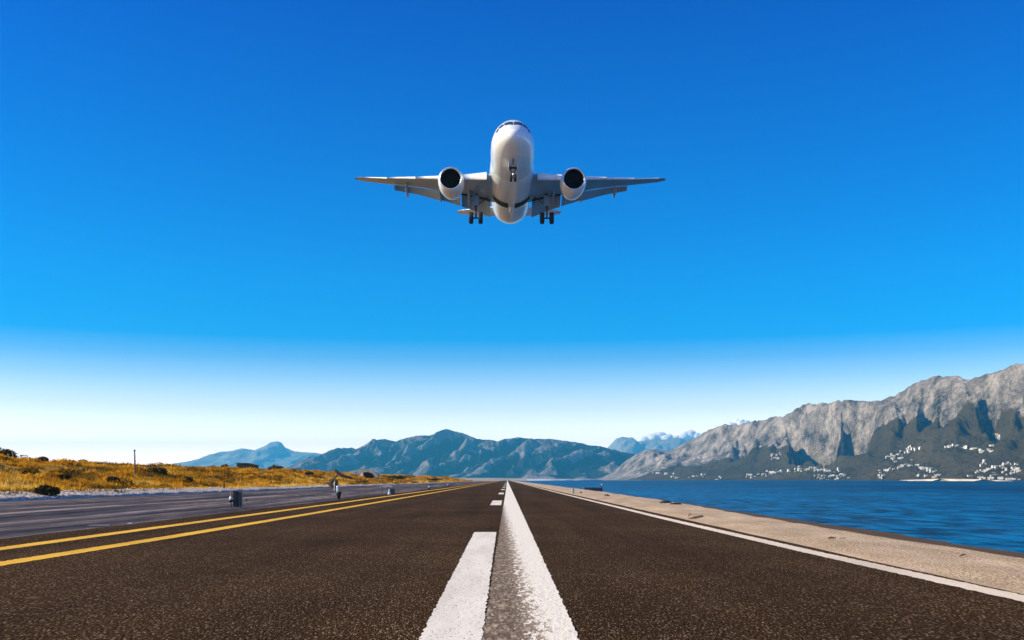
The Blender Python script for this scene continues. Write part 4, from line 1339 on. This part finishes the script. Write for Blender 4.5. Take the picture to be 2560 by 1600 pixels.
HM = [house_mesh(6, 4.5, 2.8, 1.2, HR), house_mesh(8.5, 5, 3.2, 1.3, HR2), house_mesh(5, 4.5, 3.4, 0, HR2), house_mesh(9, 5, 2.6, 0, HR2, 3.5), house_mesh(4.5, 4, 2.6, 1.1, HR2), house_mesh(7, 5, 4.6, 0, HR2)]
nx_, nt_ = PR.shape[:2]
HB = BVHTree.FromPolygons([Vector(q) for q in PR.reshape(-1, 3).tolist()], grid_faces(nx_, nt_).tolist())
CL = [  # label, group, n, list of (u, v) path with spread
    ('white house below the rock spur', 'upper houses below the rock spur', 11, [(1925, 1137), (1948, 1134), (1950, 1145), (1935, 1147)], 6, 3),
    ('white house in the broad shore village', 'houses of the broad shore village', 78, [(1905, 1192), (1930, 1183), (1955, 1180), (1985, 1178), (2010, 1174), (2040, 1172), (2060, 1177), (2090, 1177), (2105, 1192), (2080, 1194), (2050, 1193)], 22, 7),
    ('white house in the climbing cluster', 'houses climbing above the arched row', 30, [(2240, 1152), (2225, 1140), (2255, 1135), (2275, 1122), (2290, 1120), (2262, 1150), (2250, 1130)], 12, 6),
    ('white house in the arched row', 'houses of the arched row', 40, [(2207, 1195), (2205, 1187), (2206, 1178), (2225, 1173), (2248, 1169), (2268, 1162), (2285, 1165), (2305, 1170), (2325, 1172), (2335, 1177)], 7, 3.5),
    ('white house in the high level row', 'houses of the high level row', 26, [(2362, 1119), (2385, 1116), (2410, 1117), (2430, 1121), (2450, 1126), (2475, 1128), (2480, 1116)], 8, 2.5),
    ('white house on the steep lane', 'topmost houses on the steep lane', 8, [(2485, 1104), (2498, 1098), (2505, 1090), (2490, 1088)], 4, 2),
    ('white house in the right edge village', 'houses of the right edge village', 52, [(2440, 1185), (2455, 1178), (2470, 1172), (2490, 1170), (2510, 1163), (2530, 1157), (2535, 1172), (2550, 1180), (2520, 1184), (2490, 1187), (2465, 1155)], 14, 6),
    ('white house on the right waterfront', 'waterfront houses on the right', 18, [(2300, 1189), (2340, 1190), (2420, 1194), (2450, 1196), (2475, 1199), (2510, 1201), (2545, 1202)], 16, 3),
    ('white house on the distant shore', 'houses on the distant shore', 30, [(1595, 1185), (1610, 1181), (1640, 1183), (1665, 1187), (1690, 1192), (1725, 1193), (1760, 1192), (1755, 1187), (1870, 1190), (1800, 1196)], 16, 3),
]
hn = 0
ORD = 'leftmost second third fourth fifth sixth seventh eighth ninth tenth eleventh twelfth thirteenth fourteenth fifteenth sixteenth seventeenth eighteenth nineteenth twentieth'.split() + ['twenty-' + q for q in 'first second third fourth fifth sixth seventh eighth ninth'.split()]
KIND = ['gabled white house', 'long white gabled house', 'small flat roofed white house', 'wide white house with low wing', 'tiny white gabled cottage', 'two storey white block']
for lab, grp, n, path, su, sv in CL:
    mine = []
    for k in range(n):
        a = path[k % len(path)]
        b = path[(k + 1) % len(path)] if len(path) > 1 else a
        f = rng.uniform(0, 0.6) if k >= len(path) else 0
        if abs(a[0] - b[0]) > 60: f = 0
        u = a[0] + (b[0] - a[0]) * f + rng.normal(0, su * 0.5); v_ = min(a[1] + (b[1] - a[1]) * f + rng.normal(0, sv * 0.5), 1199.5)
        hit = HB.ray_cast(Vector((0, 0, CAM_H)), ray(u, v_).normalized())
        if hit[0] is None or hit[0].z < 0.0 or hit[0].y > 4500:
            continue
        kk = int(rng.integers(0, len(HM)))
        o = bpy.data.objects.new('house', HM[kk])
        link(o)
        o.location = hit[0] + Vector((0, 1.5, -0.3))
        o.rotation_euler = (0, 0, rng.normal(0, 0.35))
        q = rng.uniform(0.42, 0.95) * (0.7 + 0.35 * hit[0].y / 1500)
        o.scale = (q * rng.uniform(0.9, 1.5), q, q * rng.uniform(0.8, 1.1))
        tag(o, lab.replace('white house', KIND[kk], 1), 'house', grp)
        mine.append((u, v_, o, kk))
        hn += 1
    if mine:
        place = lab.split('white house ', 1)[1]
        for kk in range(len(HM)):
            same = sorted([q for q in mine if q[3] == kk], key=lambda q: q[0])
            for i, q in enumerate(same):
                if len(same) == 1:
                    q[2]['label'] = 'only ' + KIND[kk] + ' ' + place
                elif i == len(same) - 1:
                    q[2]['label'] = 'rightmost ' + KIND[kk] + ' ' + place
                else:
                    q[2]['label'] = ORD[i] + ' ' + KIND[kk] + ' from the left ' + place

# pale beach below the right edge village
Pb = []
for u in np.linspace(2270, 2530, 40):
    Yq = np.interp(u, [2150, 2560], [1250, 900]) + 6 * math.sin(u * 0.06)
    h_ = 1.5 * math.sin(math.pi * (u - 2270) / 260) ** 0.7 if 2270 < u < 2530 else 0
    Pb.append([(fpos(u, Yq), Yq - 8, SEA_Z - 0.4), (fpos(u, Yq), Yq + 4, 0.1 + h_ * 0.5), (fpos(u, Yq), Yq + 30, 0.3 + h_ * 1.2), (fpos(u, Yq), Yq + 60, -1)])
tag(grid_obj('cove_beach', np.array(Pb), simple('cove_sand', (0.72, 0.60, 0.46), 0.9, 0.1, 0.05, obj=False)), kind='structure')

# dark trees between the houses, too small and many to tell apart
VV = []; TT = []
hs = [q for q in bpy.data.objects if q.name.split('.')[0] == 'house']
for q in hs:
    for k in range(5):
        x = q.location.x + rng.normal(0, 16); y = q.location.y + rng.normal(0, 22)
        h_ = HB.ray_cast(Vector((x, y, 900)), Vector((0, 0, -1)))
        if h_[0] is None or h_[0].z < 0.5: continue
        n = 46; w = rng.uniform(1.4, 3.6)
        d = rng.normal(size=(n, 3)); d /= np.linalg.norm(d, axis=1)[:, None]
        c = np.array([x, y, h_[0].z + w * 0.6]) + d * w * np.array([0.8, 0.8, 0.7]) * rng.uniform(0.4, 1, (n, 1))
        e1 = rng.normal(size=(n, 3)) * 0.45; e2 = rng.normal(size=(n, 3)) * 0.45
        VV.append(np.stack([c - e1, c + e1 * .5 + e2, c - e2 * .5 + e1 * .5], 1).reshape(-1, 3))
        TT.append(np.repeat(np.clip(rng.uniform(0.0, 0.5, n), 0, 1), 3))
tag(tri_obj('village_trees', np.concatenate(VV), np.concatenate(TT), LEAF), 'dark trees growing between the white houses on the far shore', 'trees', kind='stuff')

# ------------------------------------------------------------------ clouds far behind the ranges
m = NT('cloud_white')
CLOUD = m.out((0.97, 0.97, 0.97), 1.0, Specular_IOR_Level=0.0)
S.cycles.transparent_max_bounces = 40


def cloud(u, v_, wpx, hpx, Y, lab, seed):
    """a heap of billows grown into one lumpy body"""
    r2 = np.random.default_rng(seed)
    W = wpx / F * Y; Hh = hpx / F * Y
    n1, n2 = 12, 18
    th = np.linspace(0, np.pi, n1)[:, None]; a = np.linspace(0, 2 * np.pi, n2, endpoint=False)[None]
    dx, dy, dz = np.sin(th) * np.cos(a), np.sin(th) * np.sin(a), np.cos(th) + 0 * a
    mb = MB()
    for k in range(46):
        t = np.clip(r2.normal(0, 0.42), -0.8, 0.8)
        top = Hh * (1 - abs(t) ** 1.6) * (0.65 + 0.5 * float(vnoise(t * 3 + seed, 0.5, seed)))
        rr = Hh * r2.uniform(0.24, 0.42)
        cc = (t * W / 2, r2.normal(0, W * 0.12), r2.uniform(-0.1, 1) * max(top - rr, 0))
        q = rr * (0.75 + 0.5 * fbm(dx * 1.8 + k, dz * 1.8 + dy * 1.3, 3, seed + k))
        mb.add(np.stack([cc[0] + dx * q * 1.3, cc[1] + dy * q, cc[2] + dz * q], -1).reshape(-1, 3).tolist(), [tuple(f) for f in grid_faces(n1, n2, True).tolist()])
    o = mb.build('cloud', CLOUD, None, True)
    o.location = at(u, v_, Y)
    return tag(o, lab, 'cloud')


cloud(1650, 1099, 96, 22, 16500, 'small white cloud behind the hazy range left of the right hillside', 1)
cloud(1726, 1100, 90, 26, 16500, 'low white cloud touching the skyline of the right hillside', 2)
cloud(1856, 1064, 80, 20, 16500, 'white cloud cap peeping over the right hillside crest', 3)
